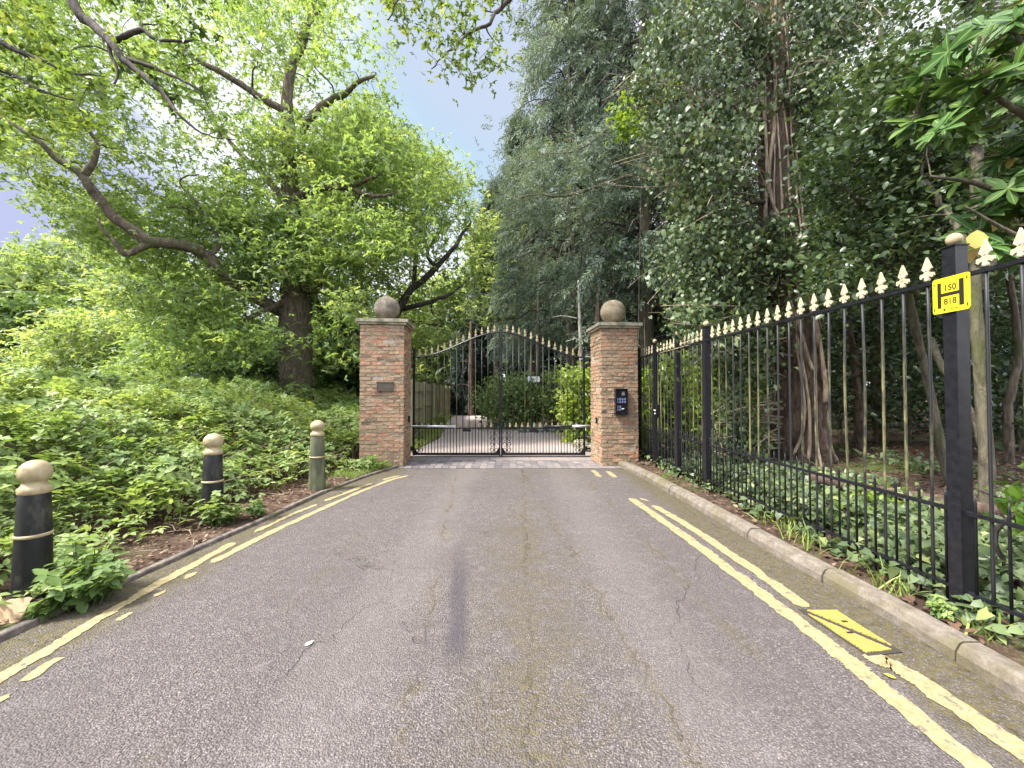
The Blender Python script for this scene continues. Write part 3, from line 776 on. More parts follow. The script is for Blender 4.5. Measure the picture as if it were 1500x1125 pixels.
# ================================================================== RAILINGS
FX = lambda y: 2.875 - .016 * (y - 2.5)
ZR_T, ZR_M, ZR_B = 2.24, .735, .235
POST_Y = [-.60, 2.555, 5.74, 6.70, 7.72, 8.66]
def post(mb, y, top=2.44, hw=.04):
    x = FX(y); mb.box(x - hw, x + hw, y - hw, y + hw, -.05, top); mb.box(x - hw - .008, x + hw + .008, y - hw - .008, y + hw + .008, top, top + .008)
def postball(y, parent, top=2.448, r=.036):
    b = MB(); x = FX(y); b.lathe((x, y, top), [(.02, 0), (.018, .01)], 12)
    b.sphere((x, y, top + .006 + r), r * 1.15, 18, 10); b.build('post_ball', M['gold'], parent, smooth=True)
def bay(y0, y1, n, label, with_post=True, name='railing', cat='railing', lock=False, group='black railing bays', hw=.04):
    g = thing(name, label, cat, (FX((y0 + y1) / 2), (y0 + y1) / 2, 0), group)
    if with_post:
        for pyy in ([y1] if not lock else [y0, y1]):
            q = MB(); post(q, pyy, hw=hw); pq_ = q.build('post', M['paint'], g); postball(pyy, pq_)
    e = hw + .001
    def rail(z, nm, hh, hwid):
        a, b = y0 + e, y1 - e
        m_ = MB(); xa, xb = FX(a), FX(b)
        m_.add([(xa + s * hwid, a, z + k * hh) for k in (-1, 1) for s in (-1, 1)] + [(xb + s * hwid, b, z + k * hh) for k in (-1, 1) for s in (-1, 1)],
               [(0, 1, 3, 2), (4, 6, 7, 5), (0, 4, 5, 1), (2, 3, 7, 6), (0, 2, 6, 4), (1, 5, 7, 3)])
        m_.build(nm, M['paint'], g)
    rail(ZR_T, 'top_rail', .012, .016); rail(ZR_M, 'middle_rail', .011, .016); rail(ZR_B, 'bottom_rail', .010, .015)
    sp = (y1 - y0) / (n + 1)
    for i in range(1, n + 1):
        yy = y0 + sp * i; x = FX(yy)
        b = MB(); j_ = RNG.normal(0, .0035, 4); b.tube(smooth_path([(x, yy, .10), (x + j_[0], yy + j_[1], .85), (x + j_[2], yy + j_[3], 1.5), (x, yy, ZR_T + .03)], 9), .0095, 8)
        bar = b.build('railing_bar', M['algae'], g, smooth=True)
        f = MB(); spear(f, x, yy, ZR_T + .022, .168, .090, .014, (0, 1, 0)); f.build('finial', M['finial'], bar)
    for i in range(0, n + 1):
        yy = y0 + sp * (i + .5); x = FX(yy)
        b = MB(); b.tube([(x, yy, .10), (x, yy, ZR_M + .07), (x, yy, ZR_M + .125)], [.0085, .0085, .002], 6)
        b.build('short_bar', M['paint'], g, smooth=True)
    return g
bay(POST_Y[1], POST_Y[2], 18, 'longest black railing bay with cream spearheads, in front of the ivy clad trunk')
near = bay(POST_Y[0], POST_Y[1], 18, 'nearest black railing bay, holding the tall post that carries the yellow hydrant sign')
bay(POST_Y[2], POST_Y[3], 6, 'short black railing bay between the side gate and the longest railing bay', hw=.034)
sg = bay(POST_Y[3], POST_Y[4], 6, 'black pedestrian side gate with a box lock, among the railings', name='side_gate', cat='side gate', group=None, hw=.026, with_post=False)
for yy in (POST_Y[3] + .062, POST_Y[4] - .062):
    q = MB(); x = FX(yy); q.box(x - .02, x + .02, yy - .022, yy + .022, .06, 2.42); q.build('gate_stile', M['algae'] if yy < 7 else M['paint'], sg)
ylk = POST_Y[4] - .12; x = FX(ylk)
lk = MB(); lk.box(x - .035, x + .035, ylk - .055, ylk + .05, 1.03, 1.26); lkb = lk.build('lock_box', M['paint'], sg)
hl = MB(); hl.tube([(x - .035, ylk, 1.15), (x - .08, ylk, 1.15), (x - .08, ylk - .10, 1.14)], .011, 8); hl.sphere((x - .05, ylk, 1.08), .018, 10, 6); hl.build('handle', M['silver'], lkb, smooth=True)
bay(POST_Y[4], POST_Y[5], 5, 'shortest and farthest black railing bay, against the intercom pillar', lock=True, hw=.032)

# hydrant sign on the near post: faces the road, spans along it
sy0, sy1, sz0, sz1 = 2.43, 2.645, 2.015, 2.245
sxp = FX(2.55) - .04 - .008
hs = thing('hydrant_sign', 'yellow hydrant sign with a black letter H on the tallest black post', 'sign', (sxp, 2.54, 2.13))
def rrect(a0, a1, b0, b1, r, k=5):
    o = []
    for (cxx, czz, t0) in ((a1 - r, b0 + r, -PI / 2), (a1 - r, b1 - r, 0), (a0 + r, b1 - r, PI / 2), (a0 + r, b0 + r, PI)):
        o += [(cxx + r * math.cos(t0 + PI / 2 * i / k), czz + r * math.sin(t0 + PI / 2 * i / k)) for i in range(k + 1)]
    return o
# local axes: a runs towards the camera (-Y), b up; the face points to the road (-X)
AO = np.array([sxp, sy1, sz0]); SW, SH = sy1 - sy0, sz1 - sz0
MB().prism(rrect(0, SW, 0, SH, .016), .006, AO, (0, -1, 0), (0, 0, 1)).build('plate', M['sign_yellow'], hs)
def mark(mb, a0, a1, b0, b1): mb.prism([(a0 * SW, b0 * SH), (a1 * SW, b0 * SH), (a1 * SW, b1 * SH), (a0 * SW, b1 * SH)], .0016, AO + np.array([-.0042, 0, 0]), (0, -1, 0), (0, 0, 1))
k_ = MB()
mark(k_, .145, .245, .15, .87); mark(k_, .735, .855, .15, .87); mark(k_, .246, .734, .47, .56)
for (a, b) in ((.05, .80), (.94, .82), (.055, .08), (.945, .09)): mark(k_, a - .014, a + .014, b, b + .085)
mark(k_, .30, .36, .075, .115); mark(k_, .315, .345, .055, .074); mark(k_, .40, .70, .088, .098)
k_.build('letter_h', M['sign_black'], hs)
from mathutils import Matrix
def lettering(body, a, b, cap, sx):
    """built-in font, turned into a thin mesh on the sign face"""
    cu = bpy.data.curves.new('text', 'FONT'); cu.body = body; cu.size = cap * SH / .70; cu.extrude = .0008; cu.offset = .0009; cu.align_x = 'CENTER'
    to = bpy.data.objects.new('text', cu); COL.objects.link(to)
    bpy.context.view_layer.update()
    me = bpy.data.meshes.new_from_object(to.evaluated_get(bpy.context.evaluated_depsgraph_get()))
    bpy.data.objects.remove(to); bpy.data.curves.remove(cu)
    p = AO + np.array([-.0042, -a * SW, b * SH]) - np.array(ROOTLOC[hs.name])
    me.transform(Matrix(((0, 0, -1, p[0]), (-sx, 0, 0, p[1]), (0, 1, 0, p[2]), (0, 0, 0, 1))))
    me.materials.clear(); me.materials.append(M['sign_grey'])
    link('lettering', me, hs)
lettering('150', .49, .62, .165, .92); lettering('818', .49, .235, .165, .92)

# hydrant cover in the road
def cover():
    P = [np.array(p) for p in ((1.985, 2.735), (2.215, 2.735), (2.235, 2.325), (2.025, 2.295))]    # tl tr br bl
    t = thing('hydrant_cover', 'yellow painted cast iron hydrant cover set in the road among the double lines', 'hydrant cover', (2.11, 2.5, 0))
    m, nt, out = new_mat('yellow_cover_paint')
    co = geopos(nt); v = N(nt, 'ShaderNodeTexVoronoi'); v.voronoi_dimensions = '2D'; v.inputs['Scale'].default_value = 50; v.inputs['Randomness'].default_value = .15; L(nt, co, v.inputs['Vector'])
    f = noise(nt, co, 24, 5, .7)
    c = ramp(nt, f, [(.3, (.24, .175, .03)), (.6, (.34, .265, .065)), (.8, (.40, .335, .14))])
    c = mixc(nt, math_(nt, 'MULTIPLY', sstep(nt, v.outputs['Distance'], .34, .2), .8), c, (.10, .07, .02))
    c = mixc(nt, sstep(nt, noise(nt, co, 15, 6, .75), .64, .69), c, (.10, .085, .06))
    principled(nt, out, c, .6, .4, 0, bump(nt, v.outputs['Distance'], .8, .006))
    def quad(a, b, c_, d, z0, z1, mat, nm, par):
        V = [(*p, z) for z in (z0, z1) for p in (a, b, c_, d)]
        return MB().add(V, [(4, 7, 6, 5), (0, 1, 5, 4), (1, 2, 6, 5), (2, 3, 7, 6), (3, 0, 4, 7)]).build(nm, mat, par)
    tl, tr, br, bl = P; g = .012
    n1 = (br - tl); n1 = n1 / np.linalg.norm(n1); pr = np.array([-n1[1], n1[0]])
    big = 1.10
    cc = (tl + br + tr + bl) / 4
    quad(*[cc + (p - cc) * big for p in (tl, tr, br, bl)], -.02, .0055, flat('dark_iron', (.03, .026, .022), .7), 'frame', t)
    V = [tl + (tr - tl) * .13, tr, br + (tr - br) * .085]
    def tri(vs, nm):
        k = len(vs); MB().add([(*p, z) for z in (.004, .012) for p in vs], [tuple(range(k, 2 * k)), tuple(range(k))[::-1]] + [(i, (i + 1) % k, k + (i + 1) % k, k + i) for i in range(k)]).build(nm, m, t)
    tri(V, 'lid_half'); tri([tl + (bl - tl) * .10, br + (bl - br) * .17, bl], 'lid_half')
    sl = MB()
    for p in ((tl * .40 + bl * .28 + br * .32), (tl * .34 + tr * .33 + br * .33)):
        sl.box(p[0] - .008, p[0] + .03, p[1] - .012, p[1] + .006, .0122, .0138)
    sl.build('lifting_slot', M['sign_black'], t)
cover()

# ================================================================== BOLLARDS
def bollard(x, y, z0, label, bodymat, sc=1.0, H=1.0):
    t = thing('bollard', label, 'bollard', (x, y, z0), 'cast iron bollards on the verge')
    b = MB(); b.lathe((x, y, z0), [(.148 * sc, -.1), (.145 * sc, .0), (.128 * sc, .44 * H), (.112 * sc, .775 * H), (.105 * sc, .79 * H)], 28); b.build('post', bodymat, t, smooth=True)
    r = MB(); zr = .485 * H; r.lathe((x, y, z0), [(.122 * sc, zr - .014), (.133 * sc, zr - .010), (.137 * sc, zr), (.133 * sc, zr + .010), (.120 * sc, zr + .014)], 28); r.build('ring', M['gold'], t, smooth=True)
    k = MB(); h0 = .815 * H; zs = .87
    k.lathe((x, y, z0), [(.112 * sc, h0 - .035), (.118 * sc, h0 - .026), (.120 * sc, h0 + .006), (.100 * sc, h0 + .018), (.090 * sc, h0 + .034)] + [(.122 * sc * math.sin(a) , h0 + .030 + .085 - .090 * math.cos(a)) for a in np.linspace(.75, PI, 14)], 28)
    k.build('ball_top', M['gold'], t, smooth=True)
bollard(-3.43, 2.86, .0, 'black bollard with cream ball top, nearest the camera, beside the cardboard scrap', M['bollard_black'], .72, .99)
bollard(-3.40, 4.52, .0, 'black bollard with cream ball top and weeds round its foot, middle of the three', M['bollard_black'], .78, 1.01)
bollard(-2.965, 6.05, .0, 'algae stained greenish bollard with cream ball top, nearest the brick pillar', M['bollard_green'], .84, 1.06)

# cardboard scrap
cb = thing('cardboard', 'torn piece of brown corrugated cardboard on the verge in front of the nearest bollard', 'cardboard', (-3.42, 2.55, .1))
q = MB()
def cgrid(u, v):
    a = np.array([-3.72, 2.60, .20]); b = np.array([-3.135, 2.62, .135]); d = np.array([-.02, -.07, -.135])
    p = a + (b - a) * u + d * v; p[2] += .012 * math.sin(u * 7) + (.02 * (u - .72) if u > .72 else 0) - .006 * math.sin(v * 3 + u * 4); return p
nu, nv = 22, 8
edge = RNG.normal(0, .006, nu)
V = []
for th in (0, -.004):
    for j in range(nv):
        for i in range(nu):
            p = cgrid(i / (nu - 1), j / (nv - 1)); 
            if j in (0, nv - 1): p[2] += edge[i]
            if i == nu - 1: p[0] += RNG.normal(0, .006)
            V.append(p + np.array([0, th * -1.5, th]))
F = []
for b_ in (0, nu * nv):
    for j in range(nv - 1):
        for i in range(nu - 1): F.append((b_ + j * nu + i, b_ + j * nu + i + 1, b_ + (j + 1) * nu + i + 1, b_ + (j + 1) * nu + i))
rim = [i for i in range(nu)] + [j * nu + nu - 1 for j in range(1, nv)] + [(nv - 1) * nu + i for i in range(nu - 2, -1, -1)] + [j * nu for j in range(nv - 2, 0, -1)]
F += [(rim[i], rim[(i + 1) % len(rim)], rim[(i + 1) % len(rim)] + nu * nv, rim[i] + nu * nv) for i in range(len(rim))]
q.add(V, F); q.build('sheet', M['cardboard'], cb)
fl = MB(); a = np.array([-3.68, 2.61, .203]); fl.add([a, a + (.26, .01, -.024), a + (.24, .05, .005), a + (.03, .05, .03)], [(0, 1, 2, 3)]); fl.build('torn_flap', M['cardboard'], cb)

# fallen leaves on the road
def fallen(x, y, s, ang, mat, label, z=.006):
    c_, s_ = math.cos(ang), math.sin(ang)
    o = MB(); v = np.array(LEAF6[0]) * s; v[:, 2] = np.abs(v[:, 2]) * .7
    V = np.stack([x + v[:, 0] * c_ - v[:, 1] * s_, y + v[:, 0] * s_ + v[:, 1] * c_, z + v[:, 2]], 1)
    tag(o.add(V, LEAF6[1]).build('fallen_leaf', mat), label, 'leaf', 'leaves fallen on the road')
fallen(-1.22, 2.36, .055, 1.0, flat('pale_fallen_leaf', (.55, .55, .42), .7), 'pale cream leaf lying alone on the bare asphalt left of the dark streak')
fallen(2.00, 2.09, .05, 2.4, flat('yellow_green_leaf', (.38, .36, .04), .6), 'yellow green leaf lying on the outer yellow line beyond the hydrant cover', .010)
# ================================================================== TREES
def limb_path(ctrl, n):
    """control rows (px, py, distance, radius) -> smooth world path + radii"""
    P = np.array([np.r_[W(a, b, d), r] for a, b, d, r in ctrl])
    Q = smooth_path(P, n)
    return Q[:, :3], np.maximum(Q[:, 3], .004)

class Tree:
    def __init__(s, name, label, loc, cat='tree', group=None):
        s.root = thing(name, label, cat, loc, group); s.wood = []; s.pts = []; s.kinds = {}
    def limb(s, ctrl, n=None, sides=8, bumpy=.05, world=False, kink=.0):
        if world:
            Q = smooth_path(np.array(ctrl, float), n or 24); P, r = Q[:, :3], np.maximum(Q[:, 3], .004)
        else: P, r = limb_path(ctrl, n or 26)
        if kink:
            w = np.cumsum(RNG.normal(0, kink, P.shape), 0); w -= np.linspace(0, 1, len(P))[:, None] * w[-1]; w[0] = 0
            P = P + w
        s.wood.append((P, r, sides, bumpy)); s.pts.append(np.c_[P, r])
        return P
    def twigs(s, centers, rmin=.006, rmax=.05, keep=1.0, sag=.15, maxlen=6.0):
        """join every leaf clump to the nearest wood, nearest clumps first"""
        base = np.concatenate(s.pts); pool = base[:, :3].copy(); pr = base[:, 3].copy()
        d0 = np.array([np.min(np.sum((pool - c) ** 2, 1)) for c in centers])
        mb = MB()
        for i in np.argsort(d0):
            if RNG.random() > keep: continue
            c = centers[i]; dd = np.sum((pool - c) ** 2, 1); j = int(np.argmin(dd)); a = pool[j]; ln = math.sqrt(dd[j])
            if ln > maxlen or ln < .15: continue
            r0 = min(rmax, max(rmin * 1.5, pr[j] * .6), .012 + .018 * ln)
            mid1 = a + (c - a) * .35 + RNG.normal(0, .10 * ln, 3) + np.array([0, 0, sag * ln * .4]); mid2 = a + (c - a) * .7 + RNG.normal(0, .08 * ln, 3) + np.array([0, 0, sag * ln * .35])
            P = smooth_path(np.stack([a, mid1, mid2, c]), 8)
            rr = np.linspace(r0, rmin, 8)
            mb.tube(P, rr, 4, cap=False)
            pool = np.vstack([pool, P[2:]]); pr = np.concatenate([pr, rr[2:]])
        s.twigmb = mb
        return mb
    def finish(s, barkmat, trunk_n=1, twigmat=None, limbname='limb'):
        for i, (P, r, sd, bp) in enumerate(s.wood):
            mb = MB(); mb.tube(P, r, sd, bp)
            mb.build('trunk' if i < trunk_n else limbname, barkmat, s.root, smooth=True)
        if getattr(s, 'twigmb', None) is not None and s.twigmb.n:
            s.twigmb.build('twig_sprays', twigmat or barkmat, s.root, smooth=True)

def clumps(poly, n, dfun, gaps=(), holes=.0, seed=0.0, ns=.9):
    """clump centres filling a crown outline, distances from dfun(px,py,u); thinned by smooth noise so that the sky shows through"""
    poly = np.asarray(poly, float); lo, hi = poly.min(0), poly.max(0)
    out = []
    while len(out) < n:
        q = RNG.uniform(lo, hi, (n * 3, 2)); q = q[in_poly(q[:, 0], q[:, 1], poly)]
        for (gx, gy, gr) in gaps: q = q[(q[:, 0] - gx) ** 2 + (q[:, 1] - gy) ** 2 > gr * gr]
        u = RNG.random(len(q)); D = dfun(q[:, 0], q[:, 1], u)
        p = np.stack([(q[:, 0] - CX) / FPX * D, D, EYE + (HY - q[:, 1]) / FPX * D], 1)
        if holes: p = p[wob(p, ns, seed) > -1.2 + 1.2 * holes + RNG.normal(0, .12, len(p))]
        out += list(p)
    return np.array(out[:n])

def leaves(name, mat, centers, per, rad, size, tmpl=OAK, flat_=.5, up=1.0, spread=.7, parent=None, tint0=.5, tvar=.16, lvar=.12, szvar=.25, droop=0.0, seed=1.0, out_from=None, extra=None):
    """per sprays round every clump centre; rad = clump radius in metres"""
    n = len(centers) * per
    c = np.repeat(centers, per, 0)
    r = RNG.normal(0, 1, (n, 3)) * .5; r[:, 2] *= flat_
    rc = np.repeat(RNG.uniform(.65, 1.3, len(centers)) * rad, per)
    pos = c + r * rc[:, None]
    if droop: pos[:, 2] -= droop * (r[:, 0] ** 2 + r[:, 1] ** 2) * rc
    nrm = RNG.normal(0, spread, (n, 3)); nrm[:, 2] += up
    head = RNG.normal(0, 1, (n, 3)) + r * 1.2
    if out_from is not None: head = head * .5 + unit(pos - out_from) * 1.2
    R = frames(nrm, head)
    tint = np.repeat(RNG.normal(0, tvar, len(centers)) + .12 * wob(centers, .8, seed), per) + RNG.normal(0, lvar, n) + tint0
    sz = size * np.clip(RNG.normal(1, szvar, n), .5, 1.7)
    return leaf_mesh(name, mat, tmpl, pos, R, sz, tint, parent, extra)

# ---------------------------------------------------------------- main oak
oak = Tree('oak_tree', 'largest oak, thick ridged trunk and long bare limb reaching left, standing in brambles', (W(436, 574, 12)[0], 12, 0))
trunk = oak.limb([(434, 655, 12, .56), (435, 600, 12, .47), (434, 540, 12, .44), (432, 480, 12, .45), (433, 425, 12.0, .42), (428, 370, 12.0, .31), (422, 300, 12, .25), (420, 230, 12, .20), (416, 150, 12, .16), (420, 100, 12, .13), (440, 35, 12, .10), (458, -30, 12, .07), (470, -160, 12.1, .05)], 90, 18, .06)
oak.limb([(428, 462, 12, .197), (405, 452, 11.7, .180), (372, 432, 11.3, .180), (330, 400, 10.7, .164), (290, 366, 10.2, .148), (245, 355, 9.7, .131), (215, 350, 9.4, .123), (185, 328, 9.2, .115), (160, 310, 9.1, .107), (128, 275, 8.9, .098), (112, 250, 8.8, .082), (80, 232, 8.7, .070), (35, 195, 8.5, .045), (-40, 150, 8.4, .025)], 60, 10, .07, kink=.012)
oak.limb([(113, 255, 8.8, .08), (128, 236, 8.8, .065), (133, 205, 8.8, .055), (128, 195, 8.8, .045), (118, 175, 8.7, .03)], 16, kink=.012)
oak.limb([(222, 352, 9.45, .10), (200, 362, 9.3, .08), (180, 371, 9.2, .06), (165, 355, 9.1, .045), (147, 338, 9.0, .03), (138, 318, 9.0, .02)], 20, kink=.01)
oak.limb([(303, 375, 10.3, .07), (318, 355, 10.4, .055), (300, 320, 10.3, .045), (262, 302, 10.1, .035), (240, 302, 10, .02)], 20, kink=.012)
oak.limb([(318, 350, 10.4, .04), (285, 300, 10.2, .03), (258, 265, 10.1, .02), (286, 252, 10, .015)], 18, kink=.012)
oak.limb([(430, 290, 12, .14), (445, 281, 11.9, .12), (470, 270, 11.7, .11), (500, 270, 11.5, .10), (525, 264, 11.3, .06), (550, 254, 11.2, .04)], 22, kink=.015)
oak.limb([(500, 270, 11.5, .075), (530, 282, 11.3, .065), (552, 288, 11.2, .055), (577, 280, 11.1, .03)], 16, kink=.015)
oak.limb([(438, 190, 12, .12), (446, 172, 11.8, .11), (466, 150, 11.6, .10), (495, 132, 11.4, .085), (520, 115, 11.2, .06), (545, 104, 11.1, .04)], 22, kink=.015)
oak.limb([(418, 160, 12, .11), (385, 142, 11.6, .10), (345, 118, 11.2, .085), (305, 92, 10.8, .07), (278, 76, 10.6, .05), (250, 50, 10.4, .03)], 24, kink=.015)
oak.limb([(424, 90, 12, .08), (436, 60, 11.9, .075), (445, 25, 11.8, .06), (462, 0, 11.6, .05), (480, -60, 11.4, .03)], 16, kink=.015)
oak.limb([(445, 425, 11.9, .10), (466, 424, 11.5, .085), (462, 408, 11.4, .06), (440, 382, 11.3, .05), (425, 370, 11.2, .03), (395, 362, 11.1, .02)], 18, kink=.01)
oak.limb([(418, 440, 11.8, .12), (398, 450, 11.4, .08), (372, 462, 11.0, .06), (345, 483, 10.8, .04), (330, 500, 10.7, .02)], 18, kink=.01)
oak.limb([(322, 428, 10.8, .06), (310, 438, 10.7, .05), (292, 435, 10.6, .04), (262, 425, 10.4, .03), (236, 412, 10.3, .02), (228, 400, 10.2, .012)], 20, kink=.01)
oak.limb([(418, 340, 12, .12), (440, 320, 12.6, .10), (480, 300, 13.4, .07), (520, 250, 14.0, .04)], 18, kink=.015)
oak.limb([(424, 300, 12, .13), (380, 250, 12.8, .10), (330, 200, 13.6, .07), (290, 150, 14.2, .04)], 18, kink=.02)
oak_poly = [(-60, -80), (560, -80), (505, 0), (508, 40), (560, 40), (582, 70), (568, 120), (548, 165), (590, 190), (610, 230), (640, 300), (600, 360), (560, 380), (530, 330), (500, 340), (480, 400), (520, 430), (480, 470), (430, 410), (400, 440), (350, 470), (290, 440), (200, 410), (170, 385), (120, 370), (75, 330), (60, 290), (25, 262), (0, 230), (-60, 220)]
gaps = [(145, 22, 30), (120, 35, 18), (185, 150, 24), (212, 172, 20), (318, 213, 24), (345, 215, 18), (262, 190, 12), (388, 70, 12), (330, 78, 14), (505, 20, 18), (520, 140, 15), (85, 330, 22), (290, 230, 12), (225, 215, 10), (470, 120, 13), (475, 30, 12)]
def oakD(px, py, u): return 8.3 + 5.4 * u * np.clip(.55 + px / 500.0, .45, 1) + np.clip(px / 230.0, -.5, 1.6)
def cull(c, ctrls, rpx, prob):
    """drop leaf clumps hanging right in front of the bare wood"""
    px = CX + c[:, 0] / c[:, 1] * FPX; py = HY - (c[:, 2] - EYE) / c[:, 1] * FPX; keep = np.ones(len(c), bool)
    for ctrl in ctrls:
        q = smooth_path(np.array(ctrl, float)[:, :3], 40)
        d = np.sqrt((px[:, None] - q[None, :, 0]) ** 2 + (py[:, None] - q[None, :, 1]) ** 2); j = np.argmin(d, 1)
        keep &= ~((d[np.arange(len(c)), j] < rpx) & (c[:, 1] < q[j, 2] + .3) & (RNG.random(len(c)) < prob))
    return c[keep]
BARE = [[(434, 600, 12), (434, 500, 12), (433, 415, 12)], [(420, 320, 12), (420, 260, 12), (418, 190, 12)], [(405, 452, 11.7), (330, 400, 10.7), (245, 355, 9.7), (160, 310, 9.1), (112, 250, 8.8), (45, 200, 8.5)], [(222, 352, 9.4), (180, 371, 9.2)], [(440, 285, 12), (500, 270, 11.5), (575, 282, 11.1)], [(440, 180, 12), (495, 132, 11.4), (540, 105, 11.1)], [(400, 150, 12), (345, 118, 11.2), (285, 80, 10.6)], [(466, 424, 11.5), (430, 372, 11.2)]]
oc = cull(np.concatenate([clumps(oak_poly, 760, oakD, gaps, .38, 1.0), clumps([(60, 290), (260, 290), (420, 250), (590, 190), (640, 300), (600, 360), (560, 380), (500, 340), (520, 430), (480, 470), (400, 440), (350, 470), (200, 410), (75, 330)], 430, oakD, gaps, .3, 1.4)]), BARE, 40, .85)
sk = [(330, 455), (300, 480), (360, 455), (395, 470), (250, 440), (270, 490), (220, 455), (470, 450), (480, 500), (385, 500), (350, 505), (405, 400), (380, 405), (470, 380)]
oc2 = np.concatenate([clumps([(a - 55, b - 28), (a + 55, b - 28), (a + 55, b + 28), (a - 55, b + 28)], 12, lambda x, y, u: 9.6 + 2.6 * u, (), .1) for a, b in sk])
oc2 = cull(oc2, BARE, 34, .85)
front = [clumps([(330, 310), (420, 300), (560, 310), (600, 350), (540, 405), (440, 418), (380, 420), (320, 370)], 120, lambda x, y, u: 10.3 + 1.2 * u, (), .1, 6.0), clumps([(340, 190), (400, 160), (440, 190), (480, 175), (470, 260), (400, 268), (345, 250)], 34, lambda x, y, u: 10.6 + 1.2 * u, (), .1, 6.0), clumps([(470, 160), (560, 160), (600, 230), (560, 262), (470, 250)], 40, lambda x, y, u: 10.8 + 1.6 * u, (), .2, 6.0)]
oc2 = np.concatenate([oc2] + front)
oak.twigs(np.concatenate([oc, oc2]), keep=.8)
oak.finish(M['oak_bark'], 1, M['limb_bark'])
leaves('crown', M['oak_leaf'], np.concatenate([oc, oc2]), 28, .76, .106, parent=oak.root, tint0=.58, flat_=.45)
# epicormic tufts and twiggy burrs on the trunk
bt = MB()
for i in range(150):
    k = RNG.integers(12, 62); P = trunk[k]; a = RNG.uniform(PI * .9, PI * 2.1); ln = RNG.uniform(.12, .45)
    d = np.array([math.cos(a), math.sin(a), RNG.uniform(-.5, .7)]); s0 = P + d * np.array([.36, .36, 0])
    bt.tube(smooth_path(np.stack([s0, s0 + d * ln * .5 + RNG.normal(0, .04, 3), s0 + d * ln + RNG.normal(0, .07, 3)]), 5), [.012, .010, .008, .006, .004], 4)
bt.build('burr_sprays', M['oak_bark'], oak.root)

# ---------------------------------------------------------------- oak off the left edge, its limbs reach into the picture
nk = Tree('oak_tree', 'oak limbs with larger leaves hanging into the top left corner', (-10.6, 6.4, 0))
nk.limb([(-10.6, 6.4, -.2, .5), (-10.5, 6.4, 3, .42), (-10.3, 6.5, 6, .36), (-10.1, 6.6, 9, .28), (-9.9, 6.8, 11.5, .18)], 30, 12, .05, world=True)
nk.limb([(40, -120, 6.9, .11), (100, 0, 6.9, .085), (128, 28, 6.9, .075), (152, 50, 6.85, .07), (180, 80, 6.8, .055), (222, 118, 6.75, .042), (250, 148, 6.7, .032), (270, 175, 6.7, .022), (305, 198, 6.7, .012), (340, 200, 6.7, .008)], 40, 8, .06, kink=.01)
nk.limb([(-107, -225, 6.75, .2), (-80, -215, 6.8, .16), (-30, -190, 6.85, .13), (40, -120, 6.9, .11)], 20)
nk.limb([(155, 50, 6.85, .05), (178, 42, 6.8, .045), (200, 36, 6.8, .04), (222, 50, 6.8, .03), (275, 50, 6.8, .02)], 16, kink=.008)
nk.limb([(178, 78, 6.8, .035), (215, 88, 6.75, .03), (258, 108, 6.7, .022), (290, 128, 6.7, .012)], 16, kink=.008)
nk.limb([(150, 48, 6.85, .035), (150, 70, 6.8, .03), (160, 95, 6.8, .02), (158, 120, 6.8, .012)], 12, kink=.008)
nk.limb([(-144, -60, 6.57, .10), (-90, 5, 6.4, .07), (0, 60, 6.2, .04), (45, 80, 6.2, .03), (90, 100, 6.2, .02), (145, 105, 6.2, .01)], 24, kink=.01)
nk.limb([(-158, 40, 6.55, .07), (-60, 85, 6.45, .04), (0, 98, 6.4, .03), (40, 125, 6.4, .02), (100, 140, 6.4, .01)], 20, kink=.01)
nc_ = clumps([(-160, -60), (60, -50), (30, 10), (60, 40), (60, 60), (110, 70), (165, 100), (160, 130), (120, 190), (60, 180), (0, 190), (-160, 190)], 58, lambda x, y, u: 5.7 + 1.6 * u, [(130, 20, 30), (70, 35, 18)], .45, 2.0)
nc2 = clumps([(150, -60), (340, -60), (300, 20), (290, 120), (330, 190), (300, 190), (200, 110), (165, 70)], 30, lambda x, y, u: 6.9 + .9 * u, [(190, 150, 24)], .45, 3.0)
nca = np.concatenate([nc_, nc2])
nk.twigs(nca, rmin=.004, rmax=.03)
nk.finish(M['limb_bark'], 1)
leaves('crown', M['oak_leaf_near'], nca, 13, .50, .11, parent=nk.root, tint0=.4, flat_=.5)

# ---------------------------------------------------------------- second oak behind the left pillar
o2 = Tree('oak_tree', 'second oak behind the left brick pillar, dark leaning trunk and spreading bright crown', (W(548, 600, 16)[0], 16, 0))
o2.limb([(560, 640, 16, .42), (548, 560, 16, .38), (528, 505, 16, .36), (498, 478, 15.8, .30), (470, 462, 15.6, .24), (455, 420, 15.6, .18), (470, 350, 15.8, .15), (520, 280, 16, .12), (540, 220, 16.2, .08), (550, 170, 16.3, .05)], 50, 12, .06)
o2.limb([(535, 515, 16, .24), (560, 485, 16, .20), (585, 455, 16, .17), (600, 430, 16, .15), (630, 402, 16, .13), (655, 375, 16, .10), (675, 345, 16.2, .07), (690, 322, 16.2, .04)], 36, 8, kink=.02)
o2.limb([(590, 452, 16, .12), (612, 448, 15.6, .10), (640, 440, 15.4, .08), (662, 430, 15.2, .05), (690, 405, 15, .02)], 22, kink=.02)
o2.limb([(600, 430, 16, .10), (610, 380, 16.3, .09), (600, 330, 16.5, .07), (610, 280, 16.7, .04)], 22, kink=.02)
o2.limb([(640, 395, 16, .08), (625, 370, 16.2, .07), (640, 345, 16.2, .05), (650, 310, 16.2, .03)], 20, kink=.02)
o2.limb([(520, 495, 16, .12), (560, 470, 16.5, .10), (600, 470, 17, .08), (650, 478, 17.3, .04)], 20, kink=.02)
p2 = [(440, 200), (540, 140), (590, 195), (640, 215), (675, 250), (700, 300), (715, 340), (700, 400), (690, 440), (690, 475), (655, 500), (605, 520), (600, 560), (470, 540), (450, 470), (470, 420), (440, 350)]
